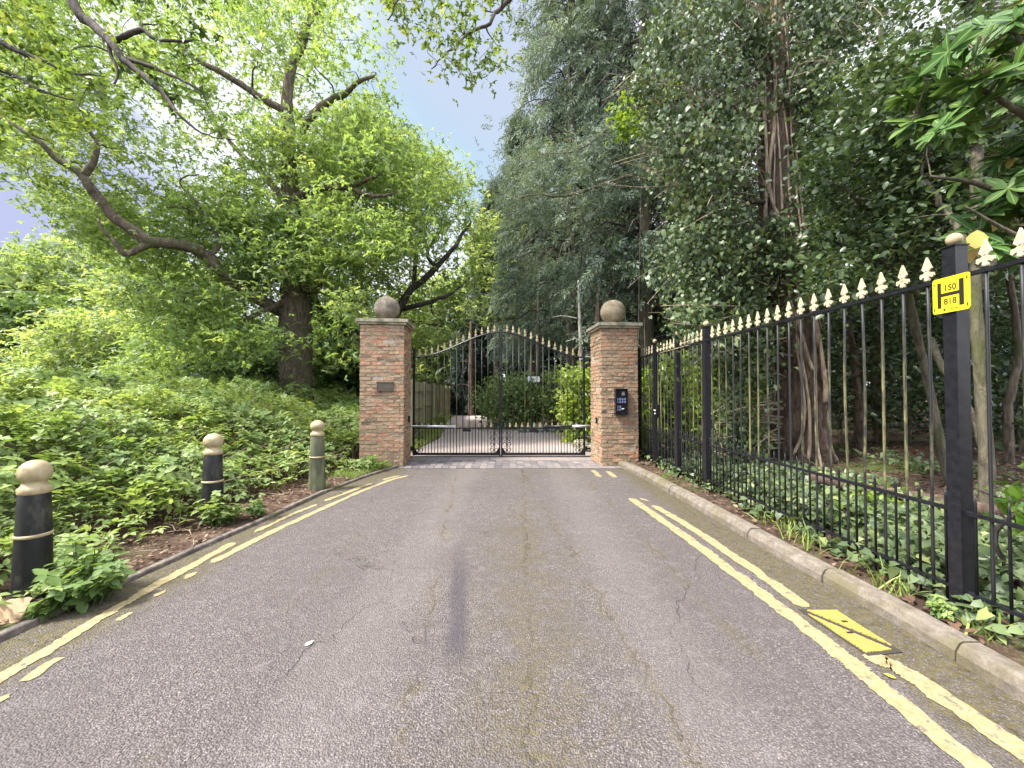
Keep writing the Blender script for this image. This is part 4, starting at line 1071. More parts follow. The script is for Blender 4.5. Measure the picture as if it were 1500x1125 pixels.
g2 = [(650, 455, 10), (605, 430, 12), (660, 470, 9), (625, 470, 9), (668, 300, 9), (560, 430, 10), (480, 430, 12)]
c2 = cull(clumps(p2, 560, lambda x, y, u: 14.2 + 4.5 * u, g2, .4, 4.0), [[(535, 515, 16), (585, 455, 16), (630, 402, 16), (690, 322, 16.2)], [(528, 505, 16), (470, 462, 15.6)], [(590, 452, 16), (662, 430, 15.2)]], 26, .85)
o2.twigs(c2, keep=.8)
o2.finish(M['limb_bark'], 1)
leaves('crown', M['oak_leaf'], c2, 27, .95, .135, parent=o2.root, tint0=.66, flat_=.45)

# ---------------------------------------------------------------- background broadleaves
def blob_tree(name, label, base_px, D, top_py, poly, n, mat, per=30, rad=1.2, size=.25, tint0=.5, depth=4.0, barkm='limb_bark', group=None, holes=.3, seed=1.0, cat='tree', trunk_r=.25, flat_=.5, tmpl=OAK, twig=.6, base_py=None, spread=.7):
    b = W(base_px, 0, D)
    t = Tree(name, label, (b[0], D, 0), cat, group)
    poly = np.asarray(poly, float); cxp = poly[:, 0].mean()
    z1 = EYE + (HY - top_py) / FPX * D
    t.limb([(b[0], D, -.2, trunk_r), (b[0] + RNG.normal(0, .1), D, z1 * .3, trunk_r * .8), (b[0] + ((cxp - base_px) / FPX * D) * .5, D, z1 * .65, trunk_r * .5), ((cxp - CX) / FPX * D, D, z1 * .96, trunk_r * .12)], 24, 8, .05, world=True)
    c = clumps(poly, n, lambda x, y, u: D + (u - .5) * depth, (), holes, seed)
    c[:, 2] = np.maximum(c[:, 2], .25)
    t.twigs(c, keep=twig, rmin=.01, rmax=.08)
    t.finish(M[barkm], 1)
    leaves('crown', M[mat], c, per, rad, size, tmpl, parent=t.root, tint0=tint0, flat_=flat_, spread=spread)
    return t
G1 = 'trees beyond the bramble field'
blob_tree('ash_tree', 'tall pale green tree furthest away at the left edge, above the bushes', 95, 34, 345, [(-30, 400), (20, 370), (60, 348), (110, 345), (150, 365), (185, 420), (200, 470), (170, 520), (20, 520), (-30, 470)], 170, 'oak_leaf_far', 30, 1.9, .36, .42, 6, group=G1, seed=5)
blob_tree('horse_chestnut', 'darker layered tree low at the left edge in front of the tall pale one', 20, 26, 435, [(-60, 470), (0, 455), (60, 432), (120, 440), (140, 480), (110, 540), (40, 560), (-60, 560)], 130, 'hedge', 34, 1.5, .32, .52, 4, group=G1, seed=6, flat_=.35)
blob_tree('hazel_tree', 'feathery yellow green tree with a thin pale stem, at the back of the brambles', 88, 20, 450, [(20, 540), (40, 490), (90, 460), (150, 450), (210, 470), (240, 520), (220, 570), (20, 580)], 150, 'oak_leaf_far', 30, 1.1, .20, .62, 4, group=G1, seed=7, barkm='pale_bark', trunk_r=.07)
blob_tree('hazel_tree', 'mid height green tree behind the long bare oak limb', 190, 27, 390, [(120, 480), (150, 420), (200, 395), (260, 380), (320, 395), (350, 440), (350, 520), (200, 540), (130, 530)], 170, 'oak_leaf_far', 30, 1.6, .28, .55, 5, group=G1, seed=8)
blob_tree('hawthorn', 'bright green bush tree just behind the bramble field, left of the oak trunk', 270, 16.5, 460, [(170, 560), (190, 510), (240, 480), (300, 465), (360, 480), (390, 520), (375, 580), (300, 590), (190, 585)], 190, 'oak_leaf', 30, .95, .16, .52, 3.5, group=G1, seed=9)
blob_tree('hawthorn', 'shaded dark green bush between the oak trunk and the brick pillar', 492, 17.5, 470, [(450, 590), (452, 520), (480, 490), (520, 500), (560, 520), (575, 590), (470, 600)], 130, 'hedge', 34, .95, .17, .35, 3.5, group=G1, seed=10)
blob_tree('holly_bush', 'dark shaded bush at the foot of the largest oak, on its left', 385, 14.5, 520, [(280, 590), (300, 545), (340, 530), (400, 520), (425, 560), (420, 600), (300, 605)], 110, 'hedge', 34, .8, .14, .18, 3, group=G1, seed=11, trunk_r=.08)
blob_tree('lime_tree', 'pale tree far beyond the timber fence, seen over the left gate leaf', 625, 44, 400, [(560, 560), (575, 450), (610, 410), (660, 400), (700, 440), (705, 540), (660, 580), (600, 580)], 160, 'oak_leaf_far', 30, 2.4, .42, .5, 7, group=G1, seed=12)
blob_tree('lime_tree', 'yellow green tree between the second oak and the dark conifers', 718, 30, 300, [(690, 470), (690, 360), (715, 310), (745, 320), (760, 380), (750, 460), (720, 490)], 120, 'oak_leaf_far', 30, 1.3, .26, .7, 4, group=G1, seed=13)
def woods(name, mat, az, D, hgt, n, per, rad, size, tint0):
    a = RNG.uniform(az[0], az[1], n); d = RNG.uniform(D[0], D[1], n); z = RNG.random(n) ** .8 * hgt * (1 + .25 * np.sin(a * 11) + .15 * np.sin(a * 27))
    c = np.stack([np.sin(a) * d, np.cos(a) * d, z], 1)
    return stuff(leaves(name, M[mat], c, per, rad, size, parent=None, tint0=tint0, flat_=.7))
woods('distant_woods', 'oak_leaf_far', (-1.15, -.10), (50, 62), 9, 420, 26, 3.2, .9, .38)
woods('distant_woods', 'yew', (-.12, 1.15), (38, 50), 17, 520, 26, 3.2, .9, .45)

woods('unseen_shade_woods', 'oak_leaf_far', (2.2, 4.1), (16, 24), 7, 300, 26, 2.4, .8, .4)  # unseen woods added behind the camera to cut the frontal light
# ---------------------------------------------------------------- conifers behind the gates
def conifer(label, px, D, top, r_px, z_lo, mat, n_br, fr, size, tint0=.5, lean=0, barkm='grey_bark', trunk_r=.22, name='conifer_tree', droop=.45, width=None, group='conifers beyond the gates', thin=0.0):
    x = (px - CX) / FPX * D; R0 = r_px / FPX * D
    t = Tree(name, label, (x, D, 0), 'tree', group)
    t.limb([(x, D, -.2, trunk_r * 1.15), (x + .05, D, top * .3, trunk_r * .85), (x + lean * .5, D, top * .7, trunk_r * .45), (x + lean, D, top, .02)], 40, 10, .04, world=True)
    mb = MB(); pos, head, tn = [], [], []
    for i in range(n_br):
        u = RNG.random() ** .85; z = z_lo + (top - z_lo) * u
        a = RNG.uniform(0, 2 * PI)
        if math.sin(a * 2 + z * 1.1 + px) + math.sin(z * 1.9 - a + D) > .75: continue
        ln = R0 * (1 - u) ** .55 * RNG.uniform(.6, 1.15) + .25
        d = np.array([math.cos(a), math.sin(a), 0]); b0 = np.array([x + lean * u, D, z])
        e1 = b0 + d * ln * .55 + np.array([0, 0, .06 * ln]); e2 = b0 + d * ln + np.array([0, 0, -droop * ln * RNG.uniform(.5, 1.2)])
        P = smooth_path(np.stack([b0, e1, e2]), 7); mb.tube(P, np.linspace(.012 + .012 * ln, .006, 7), 4, cap=False)
        k = max(4, int(fr * (ln / R0 + .25)))
        s = RNG.uniform(.15, 1.02, k) ** .8
        q = b0 + (e2 - b0) * s[:, None]; q[:, 2] += np.sin(s * PI) * .12 * ln
        side = np.cross(d, (0, 0, 1)); w = RNG.normal(0, .22 * ln, k) * (1.1 - s * .6)
        q = q + side * w[:, None]; q[:, 2] -= RNG.random(k) * .38 * size * 2 + np.abs(w) * .35
        pos.append(q); head.append(d * RNG.uniform(.1, .9, (k, 1)) + side * np.sign(w)[:, None] * .35 + np.array([0, 0, -1]) * RNG.uniform(.3, 1.3, (k, 1))); tn.append(np.full(k, tint0 + RNG.normal(0, .19)))
    pos, head, tn = np.concatenate(pos), np.concatenate(head), np.concatenate(tn)
    t.twigmb = mb; t.finish(M[barkm], 1, M['limb_bark'])
    nr = np.cross(head, RNG.normal(size=head.shape)); nr[:, 2] = np.abs(nr[:, 2]) + .3
    leaf_mesh('crown', M[mat], FROND, pos, frames(nr, head), size * np.clip(RNG.normal(1, .25, len(pos)), .5, 1.8), tn + RNG.normal(0, .13, len(pos)), t.root)
    return t
conifer('tallest blue green conifer with drooping sprays, behind the right gate leaf', 838, 18.5, 34, 112, 4.8, 'conifer', 560, 36, .55, .56, trunk_r=.30)
conifer('slender dark conifer with a spire top, nearest the gap of sky', 778, 24, 18.8, 50, 5.0, 'conifer', 380, 40, .55, .46, lean=-.6)
conifer('broad dark conifer directly behind the intercom pillar', 945, 15.5, 27, 130, 3.2, 'conifer', 440, 36, .50, .44, trunk_r=.3)
conifer('far conifer at the sky gap, left of the spire topped one', 728, 30, 18, 46, 5.0, 'conifer', 300, 40, .65, .42)
conifer('dark conifer between the tallest one and the intercom pillar, bare trunk below', 885, 21, 26, 90, 4.2, 'yew', 260, 42, .55, .62, trunk_r=.28)
conifer('low sweeping dark conifer behind the ivy clad trunk', 1055, 17, 24, 140, 1.2, 'yew', 320, 44, .55, .62, trunk_r=.3)
conifer('columnar black green yew at the bend of the drive', 692, 26.5, 6.6, 26, .2, 'yew', 300, 70, .5, .05, droop=.1, name='yew_tree')
# bare trunks seen through the gate
def bare_trunk(label, px, D, py_top, w_px, barkm, lean=0, name='pine_tree'):
    t = Tree(name, label, ((px - CX) / FPX * D, D, 0), 'tree', 'bare trunks seen through the gates'); r = w_px / FPX * D / 2
    x = (px - CX) / FPX * D; z = EYE + (HY - py_top) / FPX * D
    t.limb([(x, D, -.2, r * 1.25), (x, D, z * .3, r), (x + lean * .5, D, z * .7, r * .85), (x + lean, D, z, r * .5)], 30, 8, .05, world=True)
    for i in range(6):
        zz = z * RNG.uniform(.3, .95); a = RNG.uniform(0, 2 * PI); ln = RNG.uniform(.3, 1.0)
        t.limb([(x + lean * zz / z, D, zz, .03), (x + lean * zz / z + math.cos(a) * ln * .6, D + math.sin(a) * ln * .6, zz + .1, .02), (x + lean * zz / z + math.cos(a) * ln, D + math.sin(a) * ln, zz + .05, .008)], 6, 5, 0, world=True)
    t.finish(M[barkm], 1, limbname='dead_branch')
bare_trunk('straight brown trunk in front of the columnar yew', 690, 25, 470, 8, 'red_bark')
bare_trunk('dead white birch pole standing above the right gate leaf', 852, 13.6, 410, 6, 'pale_bark', -.1, 'birch_tree')
bare_trunk('grey trunk behind the white notice boards', 787, 16.6, 400, 7, 'grey_bark', .1)
bare_trunk('dark stout trunk between birch pole and intercom pillar', 873, 13.9, 420, 11, 'oak_bark', .1)
# fallen grey limb lines across the conifers
lb = Tree('pine_tree', 'tall thin tree whose bare branches slant across the dark conifers', (W(1010, 0, 14)[0], 14, 0), group='conifers beyond the gates')
lb.limb([(W(1015, 0, 14)[0], 14, -.2, .2), (W(1012, 0, 14)[0], 14, 5, .17), (W(1004, 0, 14)[0], 14, 10, .12), (W(1015, 0, 14)[0], 14, 15, .05)], 30, 8, .05, world=True)
lb.limb([(1000, 235, 14, .08), (940, 250, 13.6, .07), (880, 268, 13.2, .055), (820, 283, 13, .04), (780, 285, 12.9, .02), (740, 298, 12.8, .008)], 26, kink=.02)
lb.limb([(1000, 140, 14, .07), (950, 165, 13.8, .06), (900, 180, 13.5, .045), (850, 215, 13.3, .025), (790, 222, 13.2, .01)], 26, kink=.02)
lcl = clumps([(720, 210), (800, 200), (960, 150), (1000, 240), (900, 300), (760, 330), (720, 300)], 60, lambda x, y, u: 12.8 + 1.2 * u, (), .2, 2.2)
lb.twigs(lcl, maxlen=1.6); lb.finish(M['oak_bark'], 1)
leaves('crown', M['conifer'], lcl, 26, .8, .30, FROND, parent=lb.root, tint0=.5, up=.3, spread=1)

# ---------------------------------------------------------------- oak bough over the road, top centre
ob = Tree('oak_tree', 'oak bough with sparse hanging sprays against the sky at top centre', (10.4, 7.4, 0))
ob.limb([(10.4, 7.4, -.2, .34), (10.3, 7.3, 3, .28), (9.6, 7.1, 7, .22), (7.2, 7.0, 10.0, .16)], 24, 10, .05, world=True)
ob.limb([(7.2, 7.0, 10.0, .15), (3.8, 7.0, 10.2, .11), (1.5, 7.0, 9.6, .07), (.1, 7.0, 8.7, .045), (-.35, 7.0, 8.05, .03), (-1.0, 7.0, 7.65, .018), (-1.45, 7.0, 7.3, .008)], 44, 8, .05, world=True, kink=.02)
ob.limb([(1.5, 7.0, 9.6, .05), (-.4, 6.9, 9.5, .04), (-1.6, 6.9, 8.9, .025), (-2.2, 6.9, 8.1, .01)], 24, 6, .05, world=True, kink=.02)
bc = clumps([(548, -50), (760, -50), (750, 40), (735, 70), (742, 110), (715, 92), (690, 105), (640, 100), (610, 62), (585, 40), (560, 20)], 74, lambda x, y, u: 6.5 + 1.1 * u, [(715, 20, 24), (655, 20, 14), (668, 60, 10), (600, 15, 8)], .3, 3.3)
ob.twigs(bc, rmin=.003, rmax=.02, maxlen=3); ob.finish(M['limb_bark'], 1)
leaves('crown', M['oak_leaf_near'], bc, 8, .34, .085, parent=ob.root, tint0=.55, flat_=.8)
mp = blob_tree('maple_sapling', 'light green sapling sprays standing out against the dark conifers', 935, 12, 120, [(902, 160), (940, 130), (985, 118), (1000, 150), (960, 175), (925, 200), (905, 180)], 26, 'laurel', 16, .55, .13, .55, 1.2, seed=2, trunk_r=.018, twig=1)

# ---------------------------------------------------------------- ivy clad tree
iv = Tree('ivy_clad_tree', 'tall red barked trunk wrapped in ivy stems, right behind the longest railing bay', (5.25, 7.5, 0))
itr = iv.limb([(1172, 690, 7.5, .55), (1170, 650, 7.5, .46), (1168, 560, 7.5, .41), (1160, 460, 7.5, .37), (1150, 380, 7.5, .34), (1142, 250, 7.5, .30), (1138, 120, 7.5, .28), (1135, 0, 7.5, .26), (1132, -120, 7.5, .22), (1130, -300, 7.5, .1)], 80, 16, .05)
iv.limb([(1138, 150, 7.5, .05), (1080, 150, 7.2, .04), (1000, 140, 7.0, .025), (940, 150, 6.9, .01)], 20, 6, kink=.015)
iv.limb([(1140, 140, 7.5, .06), (1110, 60, 7.3, .045), (1060, -20, 7.2, .03)], 16, 6, kink=.015)
iv.limb([(1145, 240, 7.5, .05), (1200, 200, 7.3, .04), (1260, 150, 7.1, .02)], 16, 6, kink=.015)
iv.limb([(1148, 300, 7.5, .05), (1070, 290, 7.1, .03), (1000, 300, 6.9, .015)], 16, 6, kink=.015)
iv.finish(M['red_bark'], 1)
ivy = thing('ivy', 'glossy green ivy climbing and bulging round the tall trunk behind the railings', 'ivy', (5.25, 7.3, 0))
vs = MB()
for i in range(26):
    k0, k1 = sorted(RNG.integers(0, 72, 2)); 
    if k1 - k0 < 12: k1 = min(72, k0 + 22)
    a0 = RNG.uniform(PI * .85, PI * 2.15); tw = RNG.normal(0, .75); rad = RNG.uniform(.008, .022) * (1.9 if i < 12 else 1)
    ks = np.linspace(k0, k1, 14).astype(int); P = []
    for j, k in enumerate(ks):
        r0 = np.interp(k, [0, 8, 20, 40, 79], [.62, .52, .42, .34, .14]) + rad * .6 + abs(RNG.normal(0, .012)); a = a0 + tw * j / 13 + .12 * math.sin(j * .9 + i)
        P.append(itr[k] + np.array([math.cos(a), math.sin(a), 0]) * r0)
    vs.tube(smooth_path(np.array(P), 34), np.linspace(rad * 1.2, rad * .55, 34), 6, .06)
vs.build('ivy_stems', M['vine'], ivy, smooth=True)
IVYL = multi([(([(0, 0, 0), (-.12, .38, -.02), (.42, .36, .04), (1, 0, -.1), (.42, -.36, .04), (-.12, -.38, -.02), (.4, 0, .05)], [(0, 6, 1), (1, 6, 2), (2, 6, 3), (3, 6, 4), (4, 6, 5), (5, 6, 0)]), (0, 0, 0, 0, -.5, 1))])
ipoly = [(985, -60), (1118, -60), (1122, 60), (1112, 150), (1118, 260), (1105, 330), (1125, 400), (1095, 470), (1075, 520), (1010, 500), (985, 440), (960, 380), (985, 300), (955, 200), (940, 120), (960, 40)]
ipoly2 = [(1155, -60), (1250, -60), (1255, 60), (1215, 130), (1190, 220), (1165, 280), (1150, 250), (1152, 120)]
ipoly3 = [(1110, 160), (1140, 150), (1150, 260), (1130, 300), (1120, 420), (1090, 480), (1060, 520), (1070, 600), (1050, 680), (1110, 660), (1100, 560), (1140, 450), (1150, 330)]
ic_ = np.concatenate([clumps(ipoly, 190, lambda x, y, u: 6.3 + 1.7 * u, [(1100, 90, 16), (1090, 320, 12), (1055, 200, 12)], .2, 1.5), clumps(ipoly2, 100, lambda x, y, u: 6.6 + 1.4 * u, (), .2, 2.5), clumps(ipoly3, 70, lambda x, y, u: 6.85 + .4 * u, (), .1, 2.5)])
def ivyleaves(nm, par, c, per, rad, size, t0, mat='ivy_leaf'):
    n = len(c) * per; cc = np.repeat(c, per, 0); pos = cc + RNG.normal(0, .5, (n, 3)) * np.repeat(RNG.uniform(.6, 1.3, len(c)) * rad, per)[:, None]
    nrm = RNG.normal(0, .75, (n, 3)) + np.array([-.45, -.6, .6]); hd = RNG.normal(0, .5, (n, 3)) + np.array([0, -.2, -1])
    return leaf_mesh(nm, M[mat], IVYL, pos, frames(nrm, hd), size * np.clip(RNG.normal(1, .3, n), .45, 1.7), np.repeat(RNG.normal(t0, .13, len(c)), per) + RNG.normal(0, .17, n), par)
ic_ = cull(ic_, [[(1138, -20, 7.5), (1140, 160, 7.5), (1146, 300, 7.5), (1160, 420, 7.5), (1170, 640, 7.5)]], 40, .94)
ic_ = np.concatenate([ic_, clumps([(1112, 330), (1150, 330), (1165, 380), (1125, 430), (1100, 400)], 12, lambda x, y, u: 6.85 + .3 * u), clumps([(1110, 0), (1130, 0), (1125, 150), (1108, 150)], 8, lambda x, y, u: 6.95 + .3 * u)])
ivyleaves('ivy_leaves', ivy, ic_, 105, .36, .066, .52)
itw = MB()
for i in range(240):
    c0 = ic_[RNG.integers(len(ic_))]; k = int(np.argmin(np.abs(itr[:, 2] - c0[2]))); a = itr[k]
    P = smooth_path(np.stack([a + (c0 - a) * .25, a + (c0 - a) * .6 + RNG.normal(0, .12, 3), c0 + RNG.normal(0, .15, 3), c0 + (c0 - a) * .25 + RNG.normal(0, .2, 3) + np.array([0, -.1, -.1])]), 9)
    itw.tube(P, np.linspace(.016, .004, 9), 4, cap=False)
itw.build('twig_sprays', M['vine'], ivy)

# ---------------------------------------------------------------- evergreens behind the railings
def evergreen(name, label, trunk, limbs_, polys, mat, per, rad, size, tint0, barkm, tmpl=LEAF6, trunk_sides=10, group='evergreens behind the railings', twig=.8, spread=.55, extra=None, up=.7, cat='tree', shaping=.6):
    t = Tree(name, label, (trunk[0][0], trunk[0][1], 0), cat, group)
    t.limb(trunk, 30, trunk_sides, .07, world=True)
    for l in limbs_: t.limb(l, 20, 7, .05, kink=.012)
    c = np.concatenate([clumps(p, n, d, g, h, s) for p, n, d, g, h, s in polys])
    c = c[c[:, 0] > 3.02]
    c = cull(c, [[(1136, -40, 7.5), (1140, 160, 7.5), (1148, 330, 7.5), (1160, 460, 7.5)]], 42, .95)
    t.twigs(c, keep=twig, rmin=.004, rmax=.03, maxlen=3.0)
    t.finish(M[barkm], 1)
    leaves('crown', M[mat], c, per, rad, size, tmpl, parent=t.root, tint0=tint0, flat_=shaping, spread=spread, up=up, extra=extra)
    return t
def wx(px, D): return (px - CX) / FPX * D
rg = lambda a, b: (lambda x, y, u: a + (b - a) * u)
evergreen('holly_tree', 'glossy dark holly with a thin pale trunk leaning left, seen left of the tallest post',
          [(wx(1388, 5.6), 5.6, .1, .058), (wx(1372, 5.6), 5.6, 1.0, .05), (wx(1352, 5.6), 5.6, 2.0, .045), (wx(1330, 5.6), 5.6, 3.0, .055), (wx(1310, 5.6), 5.6, 4.4, .03)],
          [[(1345, 430, 5.6, .05), (1290, 380, 5.4, .03), (1230, 350, 5.3, .012)], [(1330, 330, 5.6, .04), (1260, 290, 5.2, .025), (1200, 240, 5.0, .01)], [(1320, 300, 5.6, .04), (1380, 260, 5.2, .025), (1420, 220, 5, .01)],
           [(1340, 400, 5.6, .04), (1400, 330, 5.2, .02), (1440, 300, 5, .01)]],
          [([(1190, 420), (1185, 300), (1200, 220), (1240, 120), (1300, 60), (1400, 60), (1420, 220), (1400, 330), (1350, 390), (1290, 425), (1240, 440)], 260, rg(4.6, 6.6), [(1275, 135, 26), (1245, 150, 14), (1300, 120, 12)], .25, 1.1)],
          'holly_leaf', 58, .42, .082, .52, 'grey_bark')
evergreen('evergreen_tree', 'dark evergreen with a stout knobbly grey trunk just right of the tallest post',
          [(wx(1443, 4.3), 4.3, .1, .072), (wx(1442, 4.3), 4.3, .9, .06), (wx(1436, 4.3), 4.3, 1.8, .056), (wx(1432, 4.3), 4.3, 2.8, .05), (wx(1440, 4.4), 4.4, 4.4, .05)],
          [[(1433, 420, 4.3, .05), (1480, 360, 4.5, .03), (1540, 300, 4.7, .015)], [(1432, 380, 4.3, .05), (1390, 300, 4.5, .03), (1350, 230, 4.7, .012)]],
          [([(1330, 320), (1340, 120), (1400, 20), (1560, -40), (1600, 260), (1560, 380), (1440, 400), (1370, 380)], 190, rg(4.4, 6.2), [(1400, 190, 12)], .2, 2.1)],
          'holly_leaf', 56, .42, .088, .48, 'grey_bark')
evergreen('evergreen_tree', 'tall evergreen mass at the top right, above the holly, with gaps of sky',
          [(wx(1290, 9), 9, .1, .13), (wx(1285, 9), 9, 2.5, .12), (wx(1290, 9), 9, 6, .09), (wx(1300, 9), 9, 10, .04)],
          [[(1288, 400, 9, .08), (1220, 330, 8.6, .05), (1170, 300, 8.3, .02)], [(1288, 250, 9, .08), (1360, 150, 8.6, .05), (1430, 80, 8.3, .02)], [(1290, 200, 9, .07), (1230, 100, 8.6, .04), (1180, 50, 8.3, .02)]],
          [([(1170, 460), (1160, 200), (1200, 60), (1260, -60), (1560, -80), (1600, 200), (1500, 420), (1350, 480)], 330, rg(7.2, 10.5), [(1275, 135, 30), (1250, 150, 16), (1300, 115, 14), (1360, 180, 9), (1385, 10, 14), (1420, 30, 9), (1480, 300, 10)], .3, 3.1)],
          'holly_leaf', 52, .68, .105, .54, 'oak_bark')
for lab, px, D, tr_ in (('dark yew deep in the wood behind the ivy clad trunk', 1240, 12.5, .22), ('dark yew deep in the wood, behind the leaning holly trunk', 1370, 12, .2), ('dark yew deep in the wood at the right edge', 1500, 10.5, .2)):
    evergreen('yew_tree', lab, [(wx(px, D), D, .1, tr_), (wx(px + 5, D), D, 2, tr_ * .85), (wx(px - 6, D), D, 4.5, tr_ * .6), (wx(px, D), D, 9, .04)], [],
              [([(px - 110, 620), (px - 130, 300), (px - 70, 120), (px + 70, 100), (px + 130, 300), (px + 110, 625)], 230, rg(D - 1.2, D + 2.5), (), .15, D)], 'yew', 30, 1.0, .34, .5, 'oak_bark', FROND, up=.3, spread=.9, twig=.5)
def thin(label, pts, barkm='grey_bark'):
    t = Tree('sapling', label, (pts[0][0], pts[0][1], 0), 'tree', 'thin stems in the shade behind the railings'); t.limb(pts, 20, 7, .06, world=True, kink=.006); t.finish(M[barkm], 1)
thin('thin dead stem leaning right, crossing behind the tallest post', [(wx(1365, 5.2), 5.2, 2.2, .035), (wx(1385, 5.0), 5.0, 1.75, .035), (wx(1420, 4.9), 4.9, 1.2, .03), (wx(1448, 4.9), 4.9, .3, .03)])
thin('short pale stump like stem far back in the shade', [(wx(1290, 9), 9, .1, .10), (wx(1288, 9), 9, .8, .085), (wx(1284, 9), 9, 1.7, .07)])
thin('dark curved stem deep in the shade at the right edge', [(wx(1478, 6.4), 6.4, .1, .065), (wx(1472, 6.4), 6.4, 1.2, .058), (wx(1490, 6.4), 6.4, 2.2, .05), (wx(1480, 6.4), 6.4, 3.6, .04)], 'oak_bark')
thin('brown stem between ivy clad trunk and the leaning holly', [(wx(1258, 8.2), 8.2, .1, .09), (wx(1256, 8.2), 8.2, 1.5, .075), (wx(1246, 8.2), 8.2, 3, .05)], 'red_bark')
lg = Tree('fallen_log', 'brown fallen log lying on the leaf litter behind the longest railing bay', (4.3, 4.7, .3), 'log'); lg.limb([(3.75, 5.0, .42, .06), (4.2, 4.8, .34, .07), (4.9, 4.35, .26, .075), (5.1, 4.2, .24, .07)], 16, 8, .08, world=True); lg.finish(M['red_bark'], 1)

for lab, px, D, b_ in (('dark shrub in deep shade behind the leaning holly trunk', 1330, 8.6, (1225, 1400, 440, 625)), ('dark shrub in deep shade right of the knobbly grey trunk', 1490, 7.6, (1400, 1570, 420, 640)), ('dark shrub in deep shade right of the ivy clad trunk', 1230, 10, (1180, 1290, 430, 610))):
    cx0, cx1, cy0, cy1 = b_
    evergreen('holly_bush', lab, [(wx(px, D), D, .1, .04), (wx(px, D), D, .8, .03), (wx(px, D), D, 1.6, .015)], [], [([(cx0, cy1), (cx0 - 10, cy0 + 40), (cx0 + 40, cy0), (cx1 - 40, cy0), (cx1 + 10, cy0 + 40), (cx1, cy1)], 95, rg(D - .7, D + .9), (), .25, D)], 'holly_leaf', 34, .55, .11, .3, 'oak_bark', twig=.5, cat='shrub', group='dark shrubs in the shade behind the railings')
# rhododendron leaning over the railings at the upper right
RH = ([(0, 0, 0), (.2, .12, .03), (.45, .20, .045), (.72, .18, .03), (.9, .09, .0), (1, 0, -.04), (.9, -.09, 0), (.72, -.18, .03), (.45, -.20, .045), (.2, -.12, .03), (.2, 0, 0), (.45, 0, .005), (.72, 0, -.005), (.9, 0, -.02)],
      [(0, 10, 1), (1, 10, 11), (1, 11, 2), (2, 11, 12), (2, 12, 3), (3, 12, 13), (3, 13, 4), (4, 13, 5), (0, 9, 10), (9, 11, 10), (9, 8, 11), (8, 12, 11), (8, 7, 12), (7, 13, 12), (7, 6, 13), (6, 5, 13)])
RHX = [0, 1, 1, 1, 1, 0, 1, 1, 1, 1, 0, 0, 0, 0]
def whorl(seed, n=9):
    r = np.random.default_rng(seed); return multi([(RH, (.02, 0, 0, i * 2 * PI / n + r.normal(0, .2), r.uniform(-.55, .35), r.uniform(.75, 1.1))) for i in range(n)])
RW = whorl(2)
rh = Tree('rhododendron', 'large leaved rhododendron with brown seed heads, hanging over the railings at top right', (4.9, 2.9, 0), 'shrub')
rh.limb([(4.9, 2.9, .1, .10), (4.7, 2.9, 1.2, .08), (4.4, 2.9, 2.2, .06), (4.2, 2.9, 3.2, .03)], 24, 8, .06, world=True)
for e in ([(1700, 500, 2.9, .04), (1560, 330, 2.9, .03), (1450, 270, 2.85, .018), (1370, 255, 2.8, .008)], [(1640, 300, 2.9, .035), (1530, 180, 2.8, .025), (1440, 120, 2.8, .015), (1380, 90, 2.8, .008)], [(1640, 280, 2.9, .03), (1560, 120, 2.7, .02), (1500, 40, 2.7, .01)], [(1700, 480, 2.9, .03), (1560, 380, 2.7, .02), (1470, 330, 2.7, .012), (1420, 300, 2.7, .006)]): rh.limb(e, 18, 6, 0)
rp = [([(1330, 150), (1345, 60), (1400, 50), (1520, -20), (1600, 60), (1600, 280), (1500, 290), (1440, 190), (1390, 200), (1330, 215)], 95, rg(2.65, 3.3), (), 0, 1), ([(1385, 260), (1440, 240), (1580, 250), (1580, 400), (1470, 380), (1420, 330)], 46, rg(2.75, 3.2), (), 0, 1)]
rc_ = np.concatenate([clumps(p, n, d, g, h, s) for p, n, d, g, h, s in rp]); rc_ = rc_[rc_[:, 0] > 2.98]
rh.twigs(rc_, rmin=.004, rmax=.016, maxlen=2.5, sag=.05); rh.finish(M['grey_bark'], 1, M['grey_bark'])
n = len(rc_); nrm = RNG.normal(0, .45, (n, 3)) + np.array([-.35, -.25, .8])
leaf_mesh('foliage', M['rhodo'], RW, rc_, frames(nrm), RNG.uniform(.15, .22, n), np.clip(RNG.normal(.52, .16, n), 0, .88), rh.root, RHX * 9)
oi = RNG.integers(0, n, 16); leaf_mesh('yellowing_leaves', M['rhodo'], RH, rc_[oi] + RNG.normal(0, .05, (16, 3)), frames(RNG.normal(0, .5, (16, 3)) + np.array([-.6, -.6, .3]), RNG.normal(0, .4, (16, 3)) + np.array([-.3, 0, -1])), RNG.uniform(.10, .16, 16), RNG.uniform(.93, 1, 16), rh.root, RHX)
for i in RNG.choice(n, 22, replace=False):
    sh = MB()
    c = rc_[i] + np.array([-.02, -.02, .03])
    for k in range(16):
        d = RNG.normal(0, 1, 3); d[2] = abs(d[2]) + .5; d /= np.linalg.norm(d); sh.tube([c, c + d * RNG.uniform(.03, .065), c + d * RNG.uniform(.07, .09)], [.002, .0025, .005], 4)
    sh.build('seed_head', M['vine'], rh.root)
yl = W(1437, 335, 2.62)
leaf_mesh('yellow_leaf', M['rhodo'], ([(a * 1.0, b * 1.9, c) for a, b, c in RH[0]], RH[1]), yl[None], frames(np.array([[-.5, -.9, .25]]), np.array([[-.1, .1, -1.0]])), [.135], [1.0], rh.root, [1] * 14)

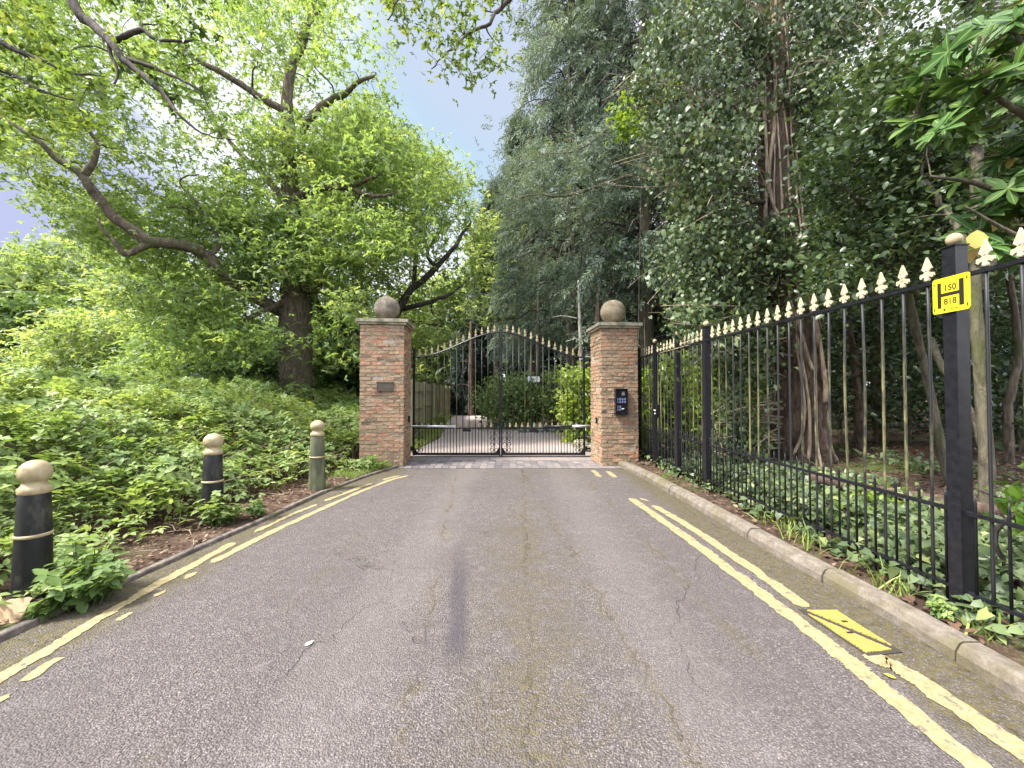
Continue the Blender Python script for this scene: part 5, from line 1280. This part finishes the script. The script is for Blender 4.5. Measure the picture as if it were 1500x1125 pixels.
# ---------------------------------------------------------------- shrubs
def shrub(name, label, px, D, box, n, mat, per, rad, size, tint0, tmpl=LEAF6, depth=1.2, group=None, cat='shrub', up=.5, flat_=.8):
    x0, x1, y0, y1 = box; x = wx(px, D)
    t = Tree(name, label, (x, D, 0), cat, group)
    zt = EYE + (HY - y0) / FPX * D
    for k in range(5): t.limb([(x + RNG.normal(0, .05), D, -.05, .03), (x + RNG.normal(0, .25), D + RNG.normal(0, .1), zt * .5, .02), (x + RNG.normal(0, .5), D + RNG.normal(0, .3), zt * .9, .006)], 12, 5, 0, world=True)
    cxp, cyp, rx, ry = (x0 + x1) / 2, (y0 + y1) / 2, (x1 - x0) / 2, (y1 - y0) / 2
    poly = [(cxp + rx * math.copysign(abs(math.cos(a)) ** .6, math.cos(a)), cyp + ry * math.copysign(abs(math.sin(a)) ** .6, math.sin(a))) for a in np.linspace(0, 2 * PI, 25)[:-1]]
    c = clumps(poly, n, lambda a, b, u: D + (u - .5) * depth, (), .08, D); c[:, 2] = np.maximum(c[:, 2], .12)
    t.twigs(c, keep=.4, rmin=.004, rmax=.015); t.finish(M['limb_bark'], 1, limbname='stem')
    leaves('foliage', M[mat], c, per, rad, size, tmpl, parent=t.root, tint0=tint0, flat_=flat_, up=up)
shrub('laurel_shrub', 'brightest yellow green laurel behind the right gate leaf, touching the intercom pillar', 846, 12, (826, 866, 540, 652), 95, 'laurel', 30, .36, .12, .7)
shrub('laurel_hedge', 'dark green clipped hedge behind the white notice boards', 812, 16.2, (792, 838, 548, 612), 100, 'hedge', 32, .45, .13, .85, depth=1.6)
shrub('variegated_shrub', 'rounded green and purplish shrub at the bend of the drive, left of the notice boards', 748, 16.6, (708, 788, 553, 622), 150, 'hedge', 34, .48, .13, .85, depth=2.2)
for lab, px, D, bx_, t0 in (('yellow green laurel behind the shortest railing bay', 950, 9.6, (925, 985, 545, 670), .5), ('yellow green laurel behind the side gate', 1005, 9.0, (975, 1045, 500, 670), .58), ('shaded laurel between the side gate and the ivy clad trunk', 1065, 8.6, (1035, 1100, 480, 640), .38)):
    shrub('laurel_shrub', lab, px, D, bx_, 75, 'laurel', 24, .42, .12, t0, group='laurels behind the railings')
shrub('laurel_shrub', 'small glossy laurel low at the right edge, behind the nearest railing bay', 1520, 2.75, (1478, 1570, 700, 790), 14, 'laurel', 16, .16, .085, .15, depth=.4)
shrub('laurel_shrub', 'small bright leaved shrub low behind the middle of the longest railing bay', 1275, 4.2, (1225, 1320, 725, 800), 26, 'laurel', 16, .2, .07, .5, depth=.6)

# ---------------------------------------------------------------- notice boards, fence, stones beyond the gates
nb = thing('notice_board', 'pair of small white notice boards on a dark post beyond the right gate leaf', 'notice board', (wx(781, 16), 16, 0))
MB().box(wx(781, 16) - .05, wx(781, 16) + .05, 15.97, 16.07, -.05, 2.0).build('post', M['dark_timber'], nb)
MB().box(wx(773, 16), wx(779.7, 16), 15.93, 15.965, EYE + 14.5 / FPX * 16, EYE + 22.5 / FPX * 16).build('board', M['white'], nb)
bd = MB().box(wx(780, 16), wx(790.5, 16), 15.93, 15.965, EYE + 14.5 / FPX * 16, EYE + 22.5 / FPX * 16).build('board', M['white'], nb)
MB().box(wx(782, 16), wx(786.5, 16), 15.922, 15.929, EYE + 17 / FPX * 16, EYE + 21 / FPX * 16).build('printed_panel', M['pinkish'], bd)
MB().box(wx(774.5, 16), wx(776.2, 16), 15.922, 15.929, EYE + 16 / FPX * 16, EYE + 20 / FPX * 16).build('printed_panel', M['blue'], nb)
fc = thing('timber_fence', 'long weathered close boarded timber fence along the left side of the drive', 'fence', (-3.6, 22, 0))
fa, fb = np.array([-2.95, 11.2]), np.array([-4.85, 36.0]); nrm2 = np.array([fb[1] - fa[1], -(fb[0] - fa[0])]); nrm2 = nrm2 / np.linalg.norm(nrm2)
bdm = MB(); k = 0; Lf = np.linalg.norm(fb - fa)
while k * .11 < Lf:
    a = fa + (fb - fa) * (k * .11 / Lf); b = fa + (fb - fa) * ((k * .11 + .104) / Lf); h = 1.82 + RNG.normal(0, .008); o = nrm2 * RNG.normal(0, .003)
    bdm.tint = RNG.random(); V = [(*(p + o + nrm2 * s), z) for z in (.08, h) for s in (0, .018) for p in (a, b)]
    bdm.add(V, [(0, 1, 5, 4), (2, 6, 7, 3), (0, 4, 6, 2), (1, 3, 7, 5), (4, 5, 7, 6)]); k += 1
bdm.build('boards', M['timber'], fc)
rl = MB()
for z in (.4, 1.0, 1.55):
    V = [(*(p + nrm2 * s), z + q) for q in (-.035, .035) for s in (.024, .062) for p in (fa, fb)]; rl.add(V, [(0, 1, 5, 4), (2, 6, 7, 3), (4, 5, 7, 6), (0, 2, 3, 1), (0, 4, 6, 2), (1, 3, 7, 5)])
rl.build('rails', M['timber'], fc)
for i in range(10):
    p = fa + (fb - fa) * (i / 9.0) + nrm2 * .09
    MB().box(p[0] - .045, p[0] + .045, p[1] - .045, p[1] + .045, -.05, 1.86).build('post', M['timber'], fc)
def stone(label, x, y, s):
    m_ = MB(); m_.sphere((x, y, s[2] * .35), 1, 18, 12); v = m_.v[0] - (x, y, s[2] * .35); v *= 1 + .13 * wob(v, 2.4, x)[:, None]; v *= s; m_.v[0] = v + (x, y, s[2] * .35)
    tag(m_.build('boulder', M['stone'], loc=(x, y, 0), smooth=True), label, 'boulder', 'stones edging the drive')
stone('pale boulder at the foot of the bright laurel beyond the gate', wx(850, 10.8), 10.8, (.22, .18, .16)); stone('brown boulder beside the notice board post', wx(792, 15.6), 15.6, (.35, .25, .2)); stone('smaller boulder lying nearer the gate by the intercom pillar', wx(858, 10.0), 10.0, (.16, .14, .12))

# ---------------------------------------------------------------- bramble and nettle field (uncountable)
def field_h(x, y):
    d = np.maximum(lkx(np.minimum(y, 7.9)) - x, 0)
    h = .15 + .88 * smooth01((d - .35) / 2.0) + .25 * smooth01((d - 3) / 4) + .20 * wob(np.stack([x, y, x * 0], 1), 1.3, 2.0) + .13 * wob(np.stack([x, y, x * 0], 1), 2.9, 1.0)
    h *= 1 - .93 * (1 - smooth01((d - .42) / .45)) * smooth01((y - 3.15) / .3) * smooth01((7.4 - y) / .5)
    # the trodden bare patch beside the middle bollard
    h *= 1 - .97 * np.exp(-(((x + 3.15) / .82) ** 2 + ((y - 5.25) / 1.1) ** 2) * 1.3)
    h *= 1 - .9 * np.exp(-(((x + 3.1) / .6) ** 2 + ((y - 3.75) / .62) ** 2) * 1.4)
    h *= 1 - .75 * np.exp(-(((x + 2.9) / .45) ** 2 + ((y - 6.9) / .6) ** 2) * 1.4)
    return np.clip(h, .0, 1.6)
def field(name, n, reg, size, tmpl, mat, tint0, layers=.75, clear=()):
    x = RNG.uniform(reg[0], reg[1], n); y = RNG.uniform(reg[2], reg[3], n)
    ok = (x < lkx(np.minimum(y, 7.9)) - .12) & (x > -1.36 * y - 2.0)
    for (bx, by, r) in ((-3.42, 2.86, .22), (-3.40, 4.52, .2), (-2.965, 6.05, .2), (-2.6, 8.3, .75), (-6.5, 12, .55)): ok &= (x - bx) ** 2 + (y - by) ** 2 > r * r
    ok &= ~((x > -3.2) & (x < -2.0) & (y > 7.75) & (y < 9.0)); ok &= ~((x > -3.1) & (y > 8.8))
    x, y = x[ok], y[ok]; h = field_h(x, y); k = (h > .05) & (RNG.random(len(x)) < np.clip(h * 2.2, .1, 1)); x, y, h = x[k], y[k], h[k]
    z = ground_z(x, y) + h * np.clip(1 - np.abs(RNG.normal(0, .30, len(x))) * layers, .12, 1.12)
    p = np.stack([x, y, z], 1); nr = RNG.normal(0, .38, p.shape) + np.array([0, 0, 1]); nr[:, :2] += .22 * np.stack([np.cos(x * 3 + 2 * np.sin(y * 2)), np.sin(y * 3.3)], 1)
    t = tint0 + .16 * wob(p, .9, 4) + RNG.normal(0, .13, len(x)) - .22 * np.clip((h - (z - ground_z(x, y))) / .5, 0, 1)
    return stuff(leaf_mesh(name, M[mat], tmpl, p, frames(nr), size * np.clip(RNG.normal(1, .28, len(x)), .45, 1.7), t))
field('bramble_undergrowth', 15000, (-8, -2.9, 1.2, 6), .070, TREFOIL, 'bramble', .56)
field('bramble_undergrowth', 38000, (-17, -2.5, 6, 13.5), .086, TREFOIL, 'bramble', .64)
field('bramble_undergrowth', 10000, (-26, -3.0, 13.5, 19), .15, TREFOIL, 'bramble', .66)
field('nettle_undergrowth', 5200, (-12, -3.0, 1.6, 12), .10, WHORL, 'nettle', .78, -.25)
st_ = MB()
for i in range(420):
    y = RNG.uniform(1.8, 9); x = lkx(min(y, 7.9)) - .5 - RNG.random() ** 1.4 * 4.5; h = float(field_h(np.array([x]), np.array([y]))[0]); g0 = float(ground_z(np.array([x]), np.array([y]))[0])
    if h < .3 or x < -1.36 * y - 1: continue
    d = RNG.normal(0, .25, 2); P = smooth_path(np.array([[x, y, g0], [x + d[0] * .3, y + d[1] * .3, g0 + h * .75], [x + d[0] * 1.3, y + d[1] * 1.3, g0 + h * RNG.uniform(.9, 1.25)]]), 7)
    st_.tube(P, np.linspace(.006, .0025, 7), 4, cap=False)
st_.build('bramble_stems', M['vine']); stuff(bpy.data.objects['bramble_stems'])

def leafy_weed(label, x, y, R, H, n, size, tmpl, mat, tint0, group='weeds round the bollards', name='nettle_clump'):
    g0 = float(ground_z(np.array([x]), np.array([y]))[0]); t = thing(name, label, 'weed', (x, y, g0), group)
    mb = MB(); P, Nn, tn = [], [], []
    for i in range(n):
        a = RNG.uniform(0, 2 * PI); r = R * math.sqrt(RNG.random()); tx, ty = x + r * math.cos(a), y + r * math.sin(a); hh = H * RNG.uniform(.45, 1.1) * (1 - .45 * (r / R) ** 2)
        q = smooth_path(np.array([[x + (tx - x) * .5, y + (ty - y) * .5, g0 - .02], [x + (tx - x) * .75, y + (ty - y) * .75, g0 + hh * .55], [tx, ty, g0 + hh]]), 7)
        mb.tube(q, np.linspace(.005, .003, 7), 5, cap=False)
        for k in range(2, 7):
            P.append(q[k]); Nn.append(RNG.normal(0, .3, 3) + np.array([(tx - x) * .6, (ty - y) * .6, 1])); tn.append(tint0 + .07 * (k - 4) + RNG.normal(0, .1))
    mb.build('stems', M['nettle'], t)
    P, Nn = np.array(P), np.array(Nn); sz = size * np.clip(RNG.normal(1, .28, len(P)), .5, 1.6)
    leaf_mesh('leaves', M[mat], tmpl, P, frames(Nn), sz, np.array(tn), t)
PAIR = multi([(LEAF6, (.05, 0, 0, 0, -.15, 1)), (LEAF6, (-.05, 0, 0, PI, -.15, 1)), (LEAF6, (0, .03, .03, PI / 2, -.1, .75)), (LEAF6, (0, -.03, .03, -PI / 2, -.1, .75))])
def serrated():
    k = 9; V = [(0, 0, 0)]; xs = np.linspace(.06, .96, k)
    up_ = [(x + (.03 if i % 2 else 0), (.34 * math.sin(PI * (x ** .75)) + .02) * (1.0 if i % 2 else .86), .05 * math.sin(PI * x)) for i, x in enumerate(xs)]
    mid = [(x, 0, -.09 * x * x) for x in xs]; V += up_ + [(a, -b, c) for a, b, c in up_] + mid + [(1.05, 0, -.12)]
    U, D_, Mi, T_ = 1, 1 + k, 1 + 2 * k, 1 + 3 * k; F = [(0, Mi, U), (0, D_, Mi)]
    for i in range(k - 1): F += [(U + i, Mi + i, U + i + 1), (Mi + i, Mi + i + 1, U + i + 1), (D_ + i, D_ + i + 1, Mi + i), (Mi + i, D_ + i + 1, Mi + i + 1)]
    F += [(U + k - 1, Mi + k - 1, T_), (Mi + k - 1, D_ + k - 1, T_)]
    return V, F
SER = serrated()
SPAIR = multi([(SER, (.05, 0, 0, 0, -.15, 1)), (SER, (-.05, 0, 0, PI, -.15, .95)), (SER, (0, .03, .03, PI / 2, -.1, .7)), (SER, (0, -.03, .03, -PI / 2, -.1, .7))])
leafy_weed('leafy nettle clump with toothed leaves, right of the nearest bollard', -3.06, 2.86, .27, .44, 34, .068, SPAIR, 'nettle', .55)
leafy_weed('low leafy weed in front of the nearest bollard, beside the cardboard', -3.10, 2.60, .07, .14, 5, .05, SPAIR, 'nettle', .6)
leafy_weed('leafy weed wrapped round the foot of the middle bollard', -3.26, 4.42, .25, .36, 22, .07, SPAIR, 'bramble', .5)
leafy_weed('small weed on the bare litter right of the middle bollard', -3.02, 4.75, .13, .18, 8, .06, PAIR, 'nettle', .62)
leafy_weed('bright herb tuft at the foot of the left brick pillar', -2.72, 7.66, .28, .26, 26, .055, PAIR, 'laurel', .35)
leafy_weed('small green weed on the kerb at the foot of the tallest post', 2.70, 2.52, .07, .13, 7, .035, PAIR, 'nettle', .75)

# grass, litter, ground ivy
def scatter_pts(n, f): 
    p = np.array([f() for _ in range(n)]); return p
def grass(name, n, x0, x1, y0, y1, size, tint0, cond=None):
    x = RNG.uniform(x0, x1, n); y = RNG.uniform(y0, y1, n); ok = np.ones(n, bool) if cond is None else cond(x, y); x, y = x[ok], y[ok]
    p = np.stack([x, y, ground_z(x, y) - .015], 1); a = RNG.uniform(0, 2 * PI, len(x)); hd = np.stack([np.cos(a), np.sin(a), RNG.uniform(0, .5, len(x))], 1); nr = RNG.normal(0, .25, p.shape) + np.array([0, 0, 1])
    return stuff(leaf_mesh(name, M['grass'], BLADE, p, frames(nr, hd), size * RNG.uniform(.5, 1.4, len(x)), tint0 + RNG.normal(0, .2, len(x))))
grass('grass', 5200, -3.2, -2.2, 6.15, 7.9, .095, .6, lambda x, y: (x < lkx(y) - .07) & (x > lkx(y) - .75) & (wob(np.stack([x, y, x * 0], 1), 3, 1) > -.35))
grass('grass', 15000, -4.2, -2.2, 9.6, 24, .19, .85, lambda x, y: (x < np.interp(y, [9, 13, 17, 24], [-2.45, -2.35, -2.9, -3.6])) & (x > -2.95 - (y - 11.2) * .0766 + .1))
def flatleaves(name, mat, n, x0, x1, y0, y1, size, tint0, cond, tmpl=LEAF6, zoff=.004, tilt=.3, tv=.25):
    x = RNG.uniform(x0, x1, n); y = RNG.uniform(y0, y1, n); ok = cond(x, y); x, y = x[ok], y[ok]
    p = np.stack([x, y, ground_z(x, y) + zoff + np.abs(RNG.normal(0, .012, len(x)))], 1); nr = RNG.normal(0, tilt, p.shape) + np.array([0, 0, 1])
    return stuff(leaf_mesh(name, M[mat], tmpl, p, frames(nr), size * np.clip(RNG.normal(1, .35, len(x)), .3, 1.9), tint0 + RNG.normal(0, tv, len(x))))
flatleaves('leaf_litter', 'litter', 5200, -4.6, -2.3, 2.0, 7.9, .035, .5, lambda x, y: (x < lkx(y) - .05) & (x > lkx(y) - 1.5))
flatleaves('leaf_litter', 'litter', 9000, 2.5, 9, 1.4, 10, .05, .42, lambda x, y: x > rkx(y) + .16)
flatleaves('leaf_litter', 'litter', 1500, -2.95, 2.42, 1.2, 7.7, .014, .6, lambda x, y: ((x < lkx(y) + .05 + .25 * RNG.random(len(x)) ** 2) | (x > rkx(y) - .05 - .3 * RNG.random(len(x)) ** 2) | (RNG.random(len(x)) < .02)), zoff=.003, tilt=.15)
def ivyground(name, n, reg, size, tint0, cond, h=.10):
    x = RNG.uniform(reg[0], reg[1], n); y = RNG.uniform(reg[2], reg[3], n); ok = cond(x, y); x, y = x[ok], y[ok]
    p = np.stack([x, y, ground_z(x, y) + RNG.uniform(.01, h, len(x))], 1); nr = RNG.normal(0, .4, p.shape) + np.array([-.25, -.2, 1])
    return stuff(leaf_mesh(name, M['ivy_leaf'], IVYL, p, frames(nr), size * np.clip(RNG.normal(1, .3, len(x)), .4, 1.7), tint0 + RNG.normal(0, .2, len(x))))
patch = lambda x, y: wob(np.stack([x, y, x * 0], 1), 1.9, 3.0)
ivyground('ground_ivy', 15000, (2.72, 7.2, 1.5, 9), .062, .62, lambda x, y: (patch(x, y) + .8 - .34 * (x - 2.9) > RNG.normal(.1, .25, len(x))), .16)
ivyground('ground_ivy', 5000, (2.95, 4.4, 2.6, 6.2), .065, .66, lambda x, y: patch(x + 3, y) > -.5, .32)
grass('grass', 260, 2.62, 2.9, 2.2, 4.4, .17, .75, lambda x, y: wob(np.stack([x, y, x * 0], 1), 4, 2) > .35)
flatleaves('silver_ground_cover', 'silver_leaf', 3600, wx(760, 16), wx(830, 15.5), 14.6, 17.2, .12, .6, lambda x, y: np.ones(len(x), bool), zoff=.06, tilt=.6)
# twigs and sticks
tw = MB()
for i in range(90):
    if i < 45: y = RNG.uniform(2.4, 7); x = float(lkx(y)) - RNG.uniform(.08, .8)
    else: y = RNG.uniform(2, 8.5); x = float(rkx(y)) + RNG.uniform(.2, 2.4)
    z = float(ground_z(np.array([x]), np.array([y]))[0]) + .012; a = RNG.uniform(0, 2 * PI); ln = RNG.uniform(.08, .35); d = np.array([math.cos(a), math.sin(a), RNG.uniform(-.02, .12)])
    tw.tube(smooth_path(np.stack([[x, y, z], np.array([x, y, z]) + d * ln * .5 + RNG.normal(0, .015, 3), np.array([x, y, z]) + d * ln]), 6), np.linspace(.005, .0025, 6), 5)
stuff(tw.build('fallen_twigs', M['vine']))
# ================================================================== CAMERA, SKY, SUN
cam = bpy.data.cameras.new('camera'); co_ = bpy.data.objects.new('camera', cam); COL.objects.link(co_)
cam.sensor_width = 36; cam.lens = 36 * FPX / 1500; cam.clip_end = 600; cam.clip_start = .05
co_.location = (0, 0, EYE); co_.rotation_euler = (math.radians(90) + math.atan((HY - 562.5) / FPX), 0, 0)
scene.camera = co_

SUN_EL, SUN_AZ = math.radians(54), math.radians(-112)        # azimuth from +Y, negative = left
sd = Vector((math.sin(SUN_AZ) * math.cos(SUN_EL), math.cos(SUN_AZ) * math.cos(SUN_EL), math.sin(SUN_EL)))
sl_ = bpy.data.lights.new('sun', 'SUN'); sl_.energy = 3.9; sl_.angle = math.radians(10); sl_.color = (1, .95, .86)
so = bpy.data.objects.new('sun', sl_); COL.objects.link(so); so.rotation_euler = sd.to_track_quat('Z', 'Y').to_euler(); so.location = (-20, 15, 30)

w = bpy.data.worlds.new('World'); scene.world = w; w.use_nodes = True; nt = w.node_tree
for n_ in list(nt.nodes): nt.nodes.remove(n_)
wo = nt.nodes.new('ShaderNodeOutputWorld'); bg = nt.nodes.new('ShaderNodeBackground'); bg.inputs[1].default_value = .15
sky = nt.nodes.new('ShaderNodeTexSky'); sky.sky_type = 'NISHITA'; sky.sun_disc = False; sky.sun_elevation = SUN_EL; sky.sun_rotation = SUN_AZ
sky.air_density = 1.0; sky.dust_density = .6; sky.ozone_density = 1.0
tc = nt.nodes.new('ShaderNodeTexCoord')
mpw = N(nt, 'ShaderNodeMapping'); mpw.inputs['Scale'].default_value = (1, 1, 1.7); L(nt, tc.outputs['Generated'], mpw.inputs[0])
cl = noise(nt, mpw.outputs[0], 2.1, 7, .55, .5)
sz = N(nt, 'ShaderNodeSeparateXYZ'); L(nt, tc.outputs['Generated'], sz.inputs[0])
hor = sstep(nt, sz.outputs[2], .75, .25)
k = math_(nt, 'MAXIMUM', sstep(nt, cl, .36, .58), math_(nt, 'MULTIPLY', hor, .55))
cc = mixc(nt, noise(nt, mpw.outputs[0], 3.4, 5, .6), (7.2, 7.6, 8.8), (11.5, 11.5, 11.6))
brk = noise(nt, mpw.outputs[0], 5.5, 5, .55)
def patch_dir(v, lo, hi):
    g_ = N(nt, 'ShaderNodeVectorMath', operation='DOT_PRODUCT'); L(nt, tc.outputs['Generated'], g_.inputs[0]); g_.inputs[1].default_value = v
    return sstep(nt, math_(nt, 'ADD', g_.outputs['Value'], math_(nt, 'MULTIPLY_ADD', brk, .07, -.035)), lo, hi)
c_s = mixc(nt, k, sky.outputs[0], cc)
front = math_(nt, 'MULTIPLY', sstep(nt, sz.outputs[1], .15, .5), sstep(nt, sz.outputs[2], .92, .7))
c_s = mixc(nt, math_(nt, 'MULTIPLY', front, .94), c_s, mixc(nt, brk, (1.75, 1.9, 2.2), (2.7, 2.7, 2.75)))
c_s = mixc(nt, math_(nt, 'MULTIPLY', patch_dir((-.105, .80, .585), .94, .99), .95), c_s, (1.05, 1.5, 1.9))
c_s = mixc(nt, math_(nt, 'MULTIPLY', patch_dir((-.01, .66, .75), .93, .985), .6), c_s, (1.4, 1.45, 1.85))
c_s = mixc(nt, math_(nt, 'MULTIPLY', patch_dir((-.75, .61, .255), .96, .99), .9), c_s, (1.0, 1.1, 1.75))
L(nt, c_s, bg.inputs[0]); L(nt, bg.outputs[0], wo.inputs[0])

vs_ = scene.view_settings; vs_.view_transform = 'Standard'; vs_.look = 'None'; vs_.gamma = 1; vs_.exposure = 1.7
scene.display_settings.display_device = 'sRGB'
scene.cycles.max_bounces = 8; scene.cycles.diffuse_bounces = 4; scene.cycles.transmission_bounces = 4; scene.cycles.glossy_bounces = 2
scene.cycles.use_denoising = True
scene.cycles.sample_clamp_indirect = 6
